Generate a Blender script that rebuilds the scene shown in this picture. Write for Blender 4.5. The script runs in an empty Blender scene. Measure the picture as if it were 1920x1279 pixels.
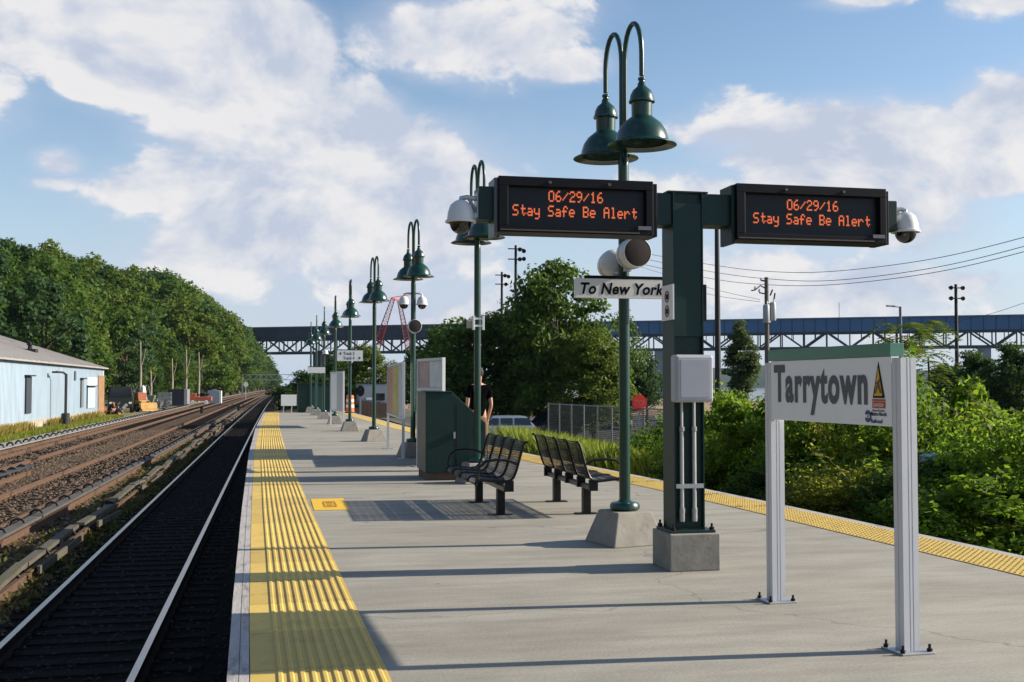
import bpy, math, random
import numpy as np
from mathutils import Vector, Matrix
R_ = math.radians
random.seed(7)
rng = np.random.default_rng(7)
S = bpy.context.scene
C = S.collection
# ------------------------------------------------------------------ camera maths (survey of the place, pixels of the 1920x1279 photo)
FP, CX, CY, HOR, HC = 2100., 960., 639.5, 722., 1.5
PHI = math.atan((HOR-CY)/FP); TH = math.atan(445/FP*math.cos(PHI))
FW = Vector((math.sin(TH)*math.cos(PHI), math.cos(TH)*math.cos(PHI), math.sin(PHI)))
RT = Vector((math.cos(TH), -math.sin(TH), 0)); UP = RT.cross(FW)
def ray(x, y): return FW + RT*((x-CX)/FP) - UP*((y-CY)/FP)
def aty(x, y, Y):
    d = ray(x, y); return Vector((0, 0, HC)) + d*(Y/d.y)
def atz(x, y, z=0.):
    d = ray(x, y); return Vector((0, 0, HC)) + d*((z-HC)/d.z)
def atd(x, y, D): return Vector((0, 0, HC)) + ray(x, y)*D
def proj(p):
    v = Vector(p)-Vector((0, 0, HC)); d = v.dot(FW)
    return CX+FP*v.dot(RT)/d, CY-FP*v.dot(UP)/d, d
cam = bpy.data.cameras.new('camera'); co = bpy.data.objects.new('camera', cam); C.objects.link(co)
co.location = (0, 0, HC); co.rotation_euler = (math.pi/2+PHI, 0, -TH)
cam.sensor_width = 36; cam.lens = FP/1920*36; cam.clip_end = 20000; cam.clip_start = .05
S.camera = co

# ------------------------------------------------------------------ materials
MATS = {}
def mat(name, col, rough=.6, metal=0., var=.0, scale=6., bump=0., bscale=40., spec=.5, dirt=None, dscale=1.5, dlo=.5, dhi=.7, coat=0., stretch=None, spots=None):
    if name in MATS: return MATS[name]
    m = bpy.data.materials.new(name); m.use_nodes = True; nt = m.node_tree; N = nt.nodes; L = nt.links
    b = N['Principled BSDF']; b.inputs['Roughness'].default_value = rough; b.inputs['Metallic'].default_value = metal
    b.inputs['Specular IOR Level'].default_value = spec; b.inputs['Coat Weight'].default_value = coat
    c4 = (*col, 1); b.inputs['Base Color'].default_value = c4
    tc = N.new('ShaderNodeTexCoord'); vec = tc.outputs['Object']
    if stretch:
        mp = N.new('ShaderNodeMapping'); mp.inputs['Scale'].default_value = stretch; L.new(vec, mp.inputs['Vector']); vec = mp.outputs['Vector']
    out = None
    if var > 0:
        n = N.new('ShaderNodeTexNoise'); n.inputs['Scale'].default_value = scale; n.inputs['Detail'].default_value = 8; n.inputs['Roughness'].default_value = .65
        L.new(vec, n.inputs['Vector'])
        r = N.new('ShaderNodeValToRGB'); r.color_ramp.elements[0].position = .25; r.color_ramp.elements[1].position = .75
        r.color_ramp.elements[0].color = tuple(max(0, c*(1-var)) for c in col)+(1,); r.color_ramp.elements[1].color = tuple(min(1, c*(1+var)) for c in col)+(1,)
        L.new(n.outputs['Fac'], r.inputs['Fac']); out = r.outputs['Color']
    if dirt:
        n = N.new('ShaderNodeTexNoise'); n.inputs['Scale'].default_value = dscale; n.inputs['Detail'].default_value = 10; n.inputs['Roughness'].default_value = .7
        L.new(vec, n.inputs['Vector'])
        mr = N.new('ShaderNodeMapRange'); mr.inputs[1].default_value = dlo; mr.inputs[2].default_value = dhi; L.new(n.outputs['Fac'], mr.inputs[0])
        mx = N.new('ShaderNodeMix'); mx.data_type = 'RGBA'; L.new(mr.outputs[0], mx.inputs[0])
        if out: L.new(out, mx.inputs[6])
        else: mx.inputs[6].default_value = c4
        mx.inputs[7].default_value = (*dirt, 1); out = mx.outputs[2]
    if spots:
        sc_, rad_, sc_col = spots
        v = N.new('ShaderNodeTexVoronoi'); v.inputs['Scale'].default_value = sc_; L.new(tc.outputs['Object'], v.inputs['Vector'])
        nn = N.new('ShaderNodeTexNoise'); nn.inputs['Scale'].default_value = sc_*5; L.new(tc.outputs['Object'], nn.inputs['Vector'])
        ad = N.new('ShaderNodeMath'); ad.operation = 'MULTIPLY_ADD'; ad.inputs[1].default_value = rad_*1.6; ad.inputs[2].default_value = -rad_*.3; L.new(nn.outputs['Fac'], ad.inputs[0])
        lt = N.new('ShaderNodeMath'); lt.operation = 'LESS_THAN'; L.new(v.outputs['Distance'], lt.inputs[0]); L.new(ad.outputs[0], lt.inputs[1])
        hf = N.new('ShaderNodeMath'); hf.operation = 'MULTIPLY'; hf.inputs[1].default_value = .55; L.new(lt.outputs[0], hf.inputs[0])
        mx = N.new('ShaderNodeMix'); mx.data_type = 'RGBA'; L.new(hf.outputs[0], mx.inputs[0])
        if out: L.new(out, mx.inputs[6])
        else: mx.inputs[6].default_value = c4
        mx.inputs[7].default_value = (*sc_col, 1); out = mx.outputs[2]
    if out: L.new(out, b.inputs['Base Color'])
    if bump > 0:
        n = N.new('ShaderNodeTexNoise'); n.inputs['Scale'].default_value = bscale; n.inputs['Detail'].default_value = 6; L.new(vec, n.inputs['Vector'])
        bp = N.new('ShaderNodeBump'); bp.inputs['Strength'].default_value = bump; bp.inputs['Distance'].default_value = .02
        L.new(n.outputs['Fac'], bp.inputs['Height']); L.new(bp.outputs['Normal'], b.inputs['Normal'])
    MATS[name] = m; return m
def leaf_mat(name, c0, c1, trans=.35):
    if name in MATS: return MATS[name]
    m = bpy.data.materials.new(name); m.use_nodes = True; nt = m.node_tree; N = nt.nodes; L = nt.links
    N.remove(N['Principled BSDF']); out = N['Material Output']
    g = N.new('ShaderNodeNewGeometry'); tc = N.new('ShaderNodeTexCoord')
    nz = N.new('ShaderNodeTexNoise'); nz.inputs['Scale'].default_value = .9; L.new(tc.outputs['Object'], nz.inputs['Vector'])
    ad = N.new('ShaderNodeMath'); ad.operation = 'MULTIPLY_ADD'; ad.inputs[1].default_value = .55; L.new(g.outputs['Random Per Island'], ad.inputs[0])
    ms = N.new('ShaderNodeMath'); ms.operation = 'MULTIPLY'; ms.inputs[1].default_value = .5; L.new(nz.outputs['Fac'], ms.inputs[0]); L.new(ms.outputs[0], ad.inputs[2])
    r = N.new('ShaderNodeValToRGB'); r.color_ramp.elements[0].color = (*c0, 1); r.color_ramp.elements[1].color = (*c1, 1)
    r.color_ramp.elements[0].position = .15; r.color_ramp.elements[1].position = .85
    L.new(ad.outputs[0], r.inputs['Fac'])
    d = N.new('ShaderNodeBsdfPrincipled'); d.inputs['Roughness'].default_value = .6; d.inputs['Specular IOR Level'].default_value = .18; L.new(r.outputs['Color'], d.inputs['Base Color'])
    t = N.new('ShaderNodeBsdfTranslucent')
    hs = N.new('ShaderNodeHueSaturation'); hs.inputs['Hue'].default_value = .485; hs.inputs['Value'].default_value = 1.9; L.new(r.outputs['Color'], hs.inputs['Color']); L.new(hs.outputs['Color'], t.inputs['Color'])
    mx = N.new('ShaderNodeMixShader'); mx.inputs[0].default_value = trans; L.new(d.outputs[0], mx.inputs[1]); L.new(t.outputs[0], mx.inputs[2]); L.new(mx.outputs[0], out.inputs['Surface'])
    MATS[name] = m; return m
def emit_mat(name, col, st):
    m = bpy.data.materials.new(name); m.use_nodes = True; b = m.node_tree.nodes['Principled BSDF']
    b.inputs['Base Color'].default_value = (.02, .01, .005, 1); b.inputs['Emission Color'].default_value = (*col, 1); b.inputs['Emission Strength'].default_value = st
    MATS[name] = m; return m
def holes_mat(name, col, scale, frac):
    m = bpy.data.materials.new(name); m.use_nodes = True; nt = m.node_tree; N = nt.nodes; L = nt.links
    b = N['Principled BSDF']; b.inputs['Base Color'].default_value = (*col, 1); b.inputs['Roughness'].default_value = .5; b.inputs['Specular IOR Level'].default_value = .3
    tc = N.new('ShaderNodeTexCoord'); v = N.new('ShaderNodeTexVoronoi'); v.inputs['Scale'].default_value = scale; v.inputs['Randomness'].default_value = .05
    L.new(tc.outputs['Object'], v.inputs['Vector'])
    c = N.new('ShaderNodeMath'); c.operation = 'LESS_THAN'; c.inputs[1].default_value = frac; L.new(v.outputs['Distance'], c.inputs[0])
    t = N.new('ShaderNodeBsdfTransparent'); mx = N.new('ShaderNodeMixShader'); L.new(c.outputs[0], mx.inputs[0]); L.new(b.outputs[0], mx.inputs[1]); L.new(t.outputs[0], mx.inputs[2])
    L.new(mx.outputs[0], N['Material Output'].inputs['Surface']); MATS[name] = m; return m

GREEN = mat('green_paint', (.003, .036, .026), .30, 0, .2, 6, .03, 50, coat=.2, dirt=(.012, .045, .036), dscale=3, dlo=.55, dhi=.75)
GREEND = mat('dark_green_paint', (.003, .025, .022), .45, 0, .25, 4, .03, 30, spec=.35, dirt=(.02, .04, .035), dscale=2.2, dlo=.56, dhi=.8, stretch=(2, 2, .5))
BLACK = mat('black_metal', (.006, .006, .007), .42, 0, .1, 8, spec=.25)
BLACKM = mat('matt_black', (.012, .012, .015), .7)
DISP = mat('display_housing', (.004, .004, .007), .45, spec=.2)
SCREEN = mat('display_screen', (.009, .010, .016), .4, spec=.3)
LED = emit_mat('led_orange', (1., .20, .065), .43)
CONC = mat('platform_concrete', (.285, .268, .230), .88, 0, .24, 2.2, .15, 90, dirt=(.185, .168, .14), dscale=.8, dlo=.46, dhi=.72, stretch=(.4, 1.5, 1), spots=(1.1, .035, (.10, .09, .08)))
CONC2 = mat('footing_concrete', (.25, .235, .205), .9, 0, .2, 7, .10, 30, dirt=(.13, .12, .11), dscale=5, dlo=.56, dhi=.72)
CONCD = mat('wall_concrete', (.12, .11, .10), .95, 0, .3, 3, .3, 20)
EDGEB = mat('edge_board', (.36, .34, .33), .85, 0, .22, 9, .2, 30, dirt=(.12, .10, .09), dscale=4, dlo=.54, dhi=.68, stretch=(2, .4, 1))
YEL = mat('tactile_yellow', (.61, .425, .095), .65, 0, .12, 3, .1, 90, dirt=(.30, .19, .05), dscale=3., dlo=.5, dhi=.8, spots=(2.2, .05, (.16, .11, .04)))
YELP = mat('painted_yellow', (.72, .43, .01), .6, 0, .08, 8)
YELD = mat('painted_yellow_mark', (.40, .20, .005), .7)
GALV = mat('galvanised', (.42, .43, .45), .42, .7, .12, 14)
ALU = mat('aluminium', (.58, .59, .63), .5, .25, .08, 5, stretch=(4, 4, .4))
WHITE = mat('white_enamel', (.78, .79, .80), .45, 0, .06, 3, dirt=(.67, .68, .70), dscale=3, dlo=.52, dhi=.8, stretch=(1, 1, .4))
WHITEP = mat('white_plastic', (.66, .66, .66), .3, 0, .04, 4)
GREYBOX = mat('grey_box', (.40, .41, .45), .5, 0, .06, 5)
SIGNGREEN = mat('sign_green', (.075, .21, .155), .35, 0, .05, 4)
TEXTG = mat('text_dark', (.125, .13, .138), .7, spec=.15)
TEXTB = mat('text_black', (.008, .008, .012), .8, spec=.1)
NAVY = mat('text_navy', (.02, .03, .10), .8, spec=.1)
WARNY = mat('warning_yellow', (.62, .36, .03), .5); WARNR = mat('warning_red', (.45, .06, .02), .5)
RED = mat('sign_red', (.62, .018, .008), .5)
RAILS = mat('rail_steel', (.30, .31, .33), .26, .9, .15, 9, stretch=(1, .2, 1))
RUST = mat('rail_rust', (.092, .05, .03), .8, .1, .35, 6, .2, 40)
TIE = mat('tie_wood', (.020, .016, .013), .95, 0, .45, 5, .5, 25, stretch=(.6, 3, 1), spec=.08)
TIEB = mat('shade_toned_tie', (.017, .014, .013), .95, 0, .5, 5, .5, 25, stretch=(.6, 3, 1), spec=.05)  # near-track sleepers, colour darkened for the platform's shadow
RAILSH = mat('shade_toned_rail', (.016, .012, .010), .85, 0, .3, 6, spec=.1)  # rail sides near black, platform shade put into the colour
TIMBER = mat('cover_timber', (.075, .065, .048), .95, 0, .4, 4, .5, 22, dirt=(.06, .07, .02), dscale=3, dlo=.52, dhi=.66, stretch=(3, .5, 1))
COVER = mat('cover_grey', (.07, .064, .058), .8, 0, .3, 5, .2, 30)
MOSS = leaf_mat('weed_leaf', (.03, .035, .006), (.12, .12, .03), .3)
BARK = mat('bark', (.085, .062, .045), .95, 0, .4, 6, .6, 14, stretch=(1, 1, .3))
BARKP = mat('pale_bark', (.26, .22, .17), .95, 0, .4, 6, .4, 14, stretch=(1, 1, .3))
WOODP = mat('pole_wood', (.13, .105, .085), .9, 0, .3, 5, .3, 20, stretch=(3, 3, .2))
SHED = mat('shed_siding', (.34, .43, .52), .6, 0, .1, 1.2, dirt=(.29, .34, .39), dscale=.9, dlo=.46, dhi=.75, stretch=(1, 1, .2))
SHEDB = mat('shed_base', (.33, .29, .23), .95, 0, .35, 2, .2, 10)
ROOF = mat('shed_roof', (.28, .265, .255), .8, 0, .12, 1.5, dirt=(.20, .17, .15), dscale=.7, dlo=.52, dhi=.7)
ORANGEB = mat('rusty_orange', (.24, .135, .065), .8, 0, .4, 2)
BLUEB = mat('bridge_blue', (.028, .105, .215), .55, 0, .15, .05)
BLUED = mat('bridge_shade_blue', (.014, .02, .038), .6, 0, .2, .08)  # bridge blue with shade mixed into the colour
STEELD = mat('bridge_dark_steel', (.018, .024, .036), .65, 0, .2, .2)
PIER = mat('pier_concrete', (.26, .26, .26), .9, 0, .15, .2)
CRANE = mat('crane_red', (.42, .03, .03), .5)
GLASS = mat('dark_glass', (.012, .015, .02), .08, spec=.8)
TYRE = mat('tyre', (.012, .012, .012), .85); RIM = mat('rim', (.35, .36, .38), .35, .8)
SILVER = mat('car_silver', (.40, .44, .50), .28, .4, coat=.6); CARW = mat('car_white', (.72, .73, .74), .3, coat=.6); CARD = mat('car_dark', (.014, .018, .03), .25, coat=.6)
TAILR = mat('tail_lamp', (.40, .01, .01), .2); LAMPG = mat('lamp_glass', (.7, .7, .66), .15)
SKIN = mat('skin', (.46, .25, .17), .55, 0, .08, 20); SHIRT = mat('shirt_black', (.0035, .0035, .0045), 1., spec=0.); SHORTS = mat('shorts_tan', (.13, .065, .03), .85, 0, .25, 14); HAIR = mat('hair', (.02, .013, .01), .8, 0, .3, 40)
ORANGE = mat('barrel_orange', (.72, .13, .02), .5)
BROWNF = mat('brown_boards', (.115, .075, .055), .9, 0, .35, 3, .3, 20, stretch=(2, 2, .4))
PINK = mat('poster_pink', (.42, .30, .29), .5, 0, .35, 6, stretch=(2, 2, .5)); PALEB = mat('poster_pale_blue', (.48, .56, .60), .4, 0, .2, 4)
POSTO = mat('poster_orange', (.45, .19, .10), .5, 0, .4, 4); POSTY = mat('poster_yellow', (.55, .42, .05), .5, 0, .3, 3)
PERF = holes_mat('perforated_steel', (.012, .012, .014), 130, .47)

def extra(m, mode):
    nt_ = m.node_tree; N = nt_.nodes; L = nt_.links; b = N['Principled BSDF']; src = b.inputs['Base Color'].links[0].from_socket
    mx = N.new('ShaderNodeMix'); mx.data_type = 'RGBA'; mx.blend_type = 'MULTIPLY'; mx.inputs[0].default_value = 1.; L.new(src, mx.inputs[6])
    if mode == 'panels':                                   # every tile weathers a little differently
        g = N.new('ShaderNodeNewGeometry'); v = N.new('ShaderNodeMapRange'); v.inputs[3].default_value = .80; v.inputs[4].default_value = 1.06; L.new(g.outputs['Random Per Island'], v.inputs[0]); L.new(v.outputs[0], mx.inputs[7])
    else:                                                  # hairline cracks and a fine grain
        tc = N.new('ShaderNodeTexCoord'); n = N.new('ShaderNodeTexNoise'); n.inputs['Scale'].default_value = 1.3; n.inputs['Detail'].default_value = 8; L.new(tc.outputs['Object'], n.inputs['Vector'])
        ad = N.new('ShaderNodeVectorMath'); ad.operation = 'MULTIPLY_ADD'; ad.inputs[1].default_value = (1.1, 1.1, 0); L.new(n.outputs['Color'], ad.inputs[0]); L.new(tc.outputs['Object'], ad.inputs[2])
        vo = N.new('ShaderNodeTexVoronoi'); vo.feature = 'DISTANCE_TO_EDGE'; vo.inputs['Scale'].default_value = .22; L.new(ad.outputs[0], vo.inputs['Vector'])
        mr_ = N.new('ShaderNodeMapRange'); mr_.inputs[1].default_value = .0; mr_.inputs[2].default_value = .0035; mr_.inputs[3].default_value = .62; mr_.inputs[4].default_value = 1.; L.new(vo.outputs[0], mr_.inputs[0])
        g = N.new('ShaderNodeTexNoise'); g.inputs['Scale'].default_value = 55; g.inputs['Detail'].default_value = 4; L.new(tc.outputs['Object'], g.inputs['Vector'])
        gr = N.new('ShaderNodeMapRange'); gr.inputs[1].default_value = .3; gr.inputs[2].default_value = .7; gr.inputs[3].default_value = .84; gr.inputs[4].default_value = 1.1; L.new(g.outputs['Fac'], gr.inputs[0])
        mm = N.new('ShaderNodeMath'); mm.operation = 'MULTIPLY'; L.new(mr_.outputs[0], mm.inputs[0]); L.new(gr.outputs[0], mm.inputs[1]); L.new(mm.outputs[0], mx.inputs[7])
    L.new(mx.outputs[2], b.inputs['Base Color'])
extra(YEL, 'panels'); extra(CONC, 'cracks')
# ------------------------------------------------------------------ mesh builder
class MB:
    def __init__(s): s.v = []; s.f = []; s.mi = []
    def add(s, vs, fs, mi=0):
        n = len(s.v); s.v += [tuple(v) for v in vs]; s.f += [tuple(i+n for i in f) for f in fs]; s.mi += [mi]*len(fs); return s
    def box(s, x0, x1, y0, y1, z0, z1, mi=0, M=None):
        vs = [Vector((x, y, z)) for z in (z0, z1) for x, y in ((x0, y0), (x1, y0), (x1, y1), (x0, y1))]
        if M: vs = [M @ v for v in vs]
        return s.add(vs, [(0, 3, 2, 1), (4, 5, 6, 7), (0, 1, 5, 4), (1, 2, 6, 5), (2, 3, 7, 6), (3, 0, 4, 7)], mi)
    def bar(s, a, b, w, h=None, mi=0):                    # rectangular bar from a to b
        a = Vector(a); b = Vector(b); h = h or w; d = (b-a).normalized(); u = Vector((0, 0, 1)) if abs(d.z) < .95 else Vector((1, 0, 0))
        x = d.cross(u).normalized(); y = x.cross(d)
        vs = [p+x*sx*w/2+y*sy*h/2 for p in (a, b) for sx, sy in ((-1, -1), (1, -1), (1, 1), (-1, 1))]
        return s.add(vs, [(0, 3, 2, 1), (4, 5, 6, 7), (0, 1, 5, 4), (1, 2, 6, 5), (2, 3, 7, 6), (3, 0, 4, 7)], mi)
    def tube(s, pts, r, n=10, mi=0, cap=True):
        pts = [Vector(p) for p in pts]; rs = r if isinstance(r, (list, tuple)) else [r]*len(pts); rings = []; prev = None
        for i, p in enumerate(pts):
            d = (pts[min(i+1, len(pts)-1)]-pts[max(i-1, 0)]).normalized()
            if prev is None: u = d.orthogonal().normalized()
            else: u = (prev-d*prev.dot(d)).normalized()
            prev = u; w = d.cross(u)
            rings.append([p+(u*math.cos(2*math.pi*k/n)+w*math.sin(2*math.pi*k/n))*rs[i] for k in range(n)])
        vs = [v for r_ in rings for v in r_]; fs = []
        for i in range(len(pts)-1):
            for k in range(n): fs.append((i*n+k, i*n+(k+1) % n, (i+1)*n+(k+1) % n, (i+1)*n+k))
        if cap: fs.append(tuple(range(n-1, -1, -1))); fs.append(tuple((len(pts)-1)*n+k for k in range(n)))
        return s.add(vs, fs, mi)
    def lathe(s, prof, c=(0, 0, 0), n=24, mi=0, M=None):
        c = Vector(c); vs = []; fs = []
        for r, z in prof:
            for k in range(n): vs.append(Vector((r*math.cos(2*math.pi*k/n), r*math.sin(2*math.pi*k/n), z)))
        vs = [(M @ v if M else v)+c for v in vs]
        for i in range(len(prof)-1):
            for k in range(n): fs.append((i*n+k, i*n+(k+1) % n, (i+1)*n+(k+1) % n, (i+1)*n+k))
        return s.add(vs, fs, mi)
    def prism(s, poly, a0, a1, axis='y', mi=0):           # poly: 2-D outline, extruded along an axis
        def P(u, v, a): return {'y': (u, a, v), 'x': (a, u, v), 'z': (u, v, a)}[axis]
        n = len(poly); vs = [P(u, v, a0) for u, v in poly]+[P(u, v, a1) for u, v in poly]
        fs = [tuple(range(n)), tuple(range(2*n-1, n-1, -1))]+[(i, i+n, (i+1) % n+n, (i+1) % n) for i in range(n)]
        return s.add(vs, fs, mi)
    def sphere(s, c, r, nu=16, nv=10, mi=0, z0=-1., z1=1., sc=(1, 1, 1)):
        a0 = math.asin(z0); a1 = math.asin(z1); vs = []; fs = []
        for j in range(nv+1):
            a = a0+(a1-a0)*j/nv
            for k in range(nu):
                t = 2*math.pi*k/nu; vs.append((c[0]+r*math.cos(a)*math.cos(t)*sc[0], c[1]+r*math.cos(a)*math.sin(t)*sc[1], c[2]+r*math.sin(a)*sc[2]))
        for j in range(nv):
            for k in range(nu): fs.append((j*nu+k, j*nu+(k+1) % nu, (j+1)*nu+(k+1) % nu, (j+1)*nu+k))
        return s.add(vs, fs, mi)
    def mesh(s, name, mats, smooth=False):
        me = bpy.data.meshes.new(name); me.from_pydata(s.v, [], s.f)
        for m in (mats if isinstance(mats, (list, tuple)) else [mats]): me.materials.append(m)
        me.polygons.foreach_set('material_index', s.mi)
        if smooth: me.polygons.foreach_set('use_smooth', [True]*len(s.f))
        me.update()
        import bmesh
        bm = bmesh.new(); bm.from_mesh(me); bmesh.ops.recalc_face_normals(bm, faces=bm.faces); bm.to_mesh(me); bm.free()
        if smooth: me.set_sharp_from_angle(angle=R_(40))
        return me
    def build(s, name, mats, parent=None, smooth=False, bevel=0.):
        o = bpy.data.objects.new(name, s.mesh(name, mats, smooth)); C.objects.link(o)
        if parent: o.parent = parent
        if bevel:
            b = o.modifiers.new('bevel', 'BEVEL'); b.width = bevel; b.segments = 2; b.limit_method = 'ANGLE'
        return o
def tag(o, label=None, cat=None, group=None, kind=None):
    if label: o['label'] = label
    if cat: o['category'] = cat
    if group: o['group'] = group
    if kind: o['kind'] = kind
    return o
def thing(name, loc, label, cat, group=None, rz=0.):
    o = bpy.data.objects.new(name, None); o.empty_display_size = .2; C.objects.link(o); o.location = loc; o.rotation_euler = (0, 0, rz)
    return tag(o, label, cat, group)
def copy_tree(o, parent=None):
    c = o.copy(); C.objects.link(c)
    if parent: c.parent = parent; c.matrix_parent_inverse = o.matrix_parent_inverse.copy()
    for ch in list(o.children): copy_tree(ch, c)
    return c
def link(name, me, parent=None, loc=None):
    o = bpy.data.objects.new(name, me); C.objects.link(o)
    if parent: o.parent = parent
    if loc: o.location = loc
    return o
def text(name, s, m, parent, loc, rot, w=None, h=None, shear=0., bold=0., ext=.0015, align='LEFT', space=1.06):
    cu = bpy.data.curves.new(name, 'FONT'); cu.body = s; cu.size = 1; cu.shear = shear; cu.offset = bold; cu.space_character = space; cu.extrude = ext/2; cu.align_x = align
    t = bpy.data.objects.new('tmp', cu); C.objects.link(t); dg = bpy.context.evaluated_depsgraph_get(); dg.update()
    me = bpy.data.meshes.new_from_object(t.evaluated_get(dg)); bpy.data.objects.remove(t)
    n = len(me.vertices); a = np.empty(n*3, np.float32); me.vertices.foreach_get('co', a); a = a.reshape(-1, 3)
    if align == 'LEFT': a[:, 0] -= a[:, 0].min()
    capref = .73
    if h: a[:, 1] *= h/capref
    if w: a[:, 0] *= w/(a[:, 0].max()-a[:, 0].min())
    elif h: a[:, 0] *= h/capref
    me.vertices.foreach_set('co', a.ravel()); me.update(); me.name = name
    me.materials.clear(); me.materials.append(m)
    o = link(name, me, parent); o.location = loc; o.rotation_euler = rot
    return o
def lerp_tab(tab, y):
    if y <= tab[0][0]: return tab[0][1]
    for (a, p), (b, q) in zip(tab, tab[1:]):
        if y <= b: return p+(q-p)*(y-a)/(b-a)
    return tab[-1][1]
def sm(a, b, x):
    t = min(1, max(0, (x-a)/(b-a))); return t*t*(3-2*t)

# ------------------------------------------------------------------ world: sky, clouds, sun
SUN_AZ, SUN_EL = R_(94.2), R_(24.)
SKY_ST, SUN_ST, EXPO = .075, 5.0, .85
w = bpy.data.worlds.new('World'); S.world = w; w.use_nodes = True
nt = w.node_tree; N = nt.nodes; L = nt.links; N.clear()
def nd(t, **k):
    n = N.new(t)
    for a, b in k.items(): setattr(n, a, b)
    return n
def mth(op, a, b=None, c=None, clamp=False):
    n = N.new('ShaderNodeMath'); n.operation = op; n.use_clamp = clamp
    for i, x in enumerate((a, b, c)):
        if x is None: continue
        if isinstance(x, (int, float)): n.inputs[i].default_value = x
        else: L.new(x, n.inputs[i])
    return n.outputs[0]
tc = nd('ShaderNodeTexCoord'); D = tc.outputs['Generated']
sky = nd('ShaderNodeTexSky'); sky.sky_type = 'NISHITA'; sky.sun_disc = False; sky.sun_elevation = SUN_EL; sky.sun_rotation = SUN_AZ
sky.air_density = 1.0; sky.dust_density = .6; sky.ozone_density = 2.0
sx = nd('ShaderNodeSeparateXYZ'); L.new(D, sx.inputs[0])
AZ = mth('ARCTAN2', sx.outputs[0], sx.outputs[1]); EL = mth('ARCSINE', sx.outputs[2])
def noise(vec, scale, det=9., ro=.58, off=None, st=(1, 1, 1.5)):
    mp = nd('ShaderNodeMapping'); mp.inputs['Scale'].default_value = st
    if off: mp.inputs['Location'].default_value = off
    L.new(vec, mp.inputs['Vector'])
    n = nd('ShaderNodeTexNoise'); n.inputs['Scale'].default_value = scale; n.inputs['Detail'].default_value = det; n.inputs['Roughness'].default_value = ro; n.inputs['Distortion'].default_value = .35
    L.new(mp.outputs[0], n.inputs['Vector']); return n.outputs['Fac']
BLOBS = [(40,70,120,75,1),(110,120,80,40,.8),(300,110,190,90,1),(430,60,150,60,1),(430,250,170,80,.74),(540,190,110,60,.8),(620,420,200,70,.8),(500,110,100,90,1),(600,250,170,100,1),(690,240,80,85,1),(700,340,210,120,1),(560,400,260,120,.9),
 (820,330,100,70,1),(700,480,190,80,.8),(430,390,80,45,.8),(290,375,110,32,.9),(330,310,75,30,.7),(170,190,70,26,.8),(100,325,40,24,.85),(110,365,60,16,.6),(560,540,190,60,.55),(850,470,110,70,.7),
 (840,60,150,72,1),(950,40,120,70,.9),(1050,108,85,30,.9),(830,130,60,20,.8),(1380,250,110,30,.8),(1520,250,180,50,1),(1640,300,180,70,1),(1770,290,110,70,.85),(1880,250,80,60,1),(1860,360,90,28,.9),
 (1700,410,120,70,.75),(1250,350,150,40,.55),(1640,8,90,20,.9),(1885,28,75,34,.9),(1460,540,260,60,.7),(760,560,260,60,.6),(980,590,240,40,.5),(780,430,160,80,.85),(1000,380,90,50,.5),(1100,430,300,60,.35),(1700,540,200,35,.5),(-150,200,160,90,.8),(2100,250,160,90,.9),(2300,60,200,70,.8)]
def field(du, dv):
    """sum of soft cloud masses at their directions in the sky, shifted by (du,dv) radians"""
    acc = None
    a = mth('ADD', AZ, du); e = mth('ADD', EL, dv)
    for (px, py, rx, ry, am) in BLOBS:
        az = math.atan((px-960)/FP)+TH; el = math.atan((722-py)/FP)*.985
        u = mth('MULTIPLY', mth('SUBTRACT', a, az), FP/(rx*1.42)); v = mth('MULTIPLY', mth('SUBTRACT', e, el), FP/(ry*1.42))
        g = mth('EXPONENT', mth('MULTIPLY', mth('ADD', mth('MULTIPLY', u, u), mth('MULTIPLY', v, v)), -1.))
        g = mth('MULTIPLY', g, am)
        acc = g if acc is None else mth('MAXIMUM', acc, g)
    return acc
F0 = field(0, 0)
n1 = noise(D, 7, 14, .57, (.3, .1, 0)); n2 = noise(D, 7, 6, .55, (.3-.02, .1, -.03)); n3 = noise(D, 2.2, 3, .5, (4, 2, 1), (1, 1, 2.2))
nf = noise(D, 19, 8, .6, (1.3, .7, 2))
gen = mth('MULTIPLY', mth('SUBTRACT', n3, .46, clamp=True), 1.5)                     # loose cloud in the rest of the sky
away = mth('GREATER_THAN', mth('ABSOLUTE', mth('SUBTRACT', AZ, TH)), .62)
base = mth('ADD', F0, mth('MULTIPLY', gen, away))
dens = mth('ADD', mth('MULTIPLY', base, .95), mth('MULTIPLY_ADD', mth('SUBTRACT', n1, .5), 1.7, mth('MULTIPLY', mth('SUBTRACT', nf, .5), .8)))
mr = nd('ShaderNodeMapRange', interpolation_type='SMOOTHSTEP'); mr.inputs[1].default_value = .36; mr.inputs[2].default_value = .57; L.new(dens, mr.inputs[0]); mask = mr.outputs[0]
lit = mth('MULTIPLY_ADD', mth('ADD', mth('SUBTRACT', n1, n2), mth('MULTIPLY', mth('SUBTRACT', nf, .5), .22)), 5.5, .58, clamp=True)
core = nd('ShaderNodeMapRange'); core.inputs[1].default_value = .55; core.inputs[2].default_value = 1.15; L.new(dens, core.inputs[0])
shade = mth('SUBTRACT', lit, mth('MULTIPLY', core.outputs[0], .12), clamp=True)
mc = nd('ShaderNodeMix', data_type='RGBA'); L.new(shade, mc.inputs[0])
k = 1/SKY_ST/(2**EXPO)
mc.inputs[6].default_value = (.54*k, .60*k, .73*k, 1); mc.inputs[7].default_value = (.89*k, .87*k, .86*k, 1)
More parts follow.
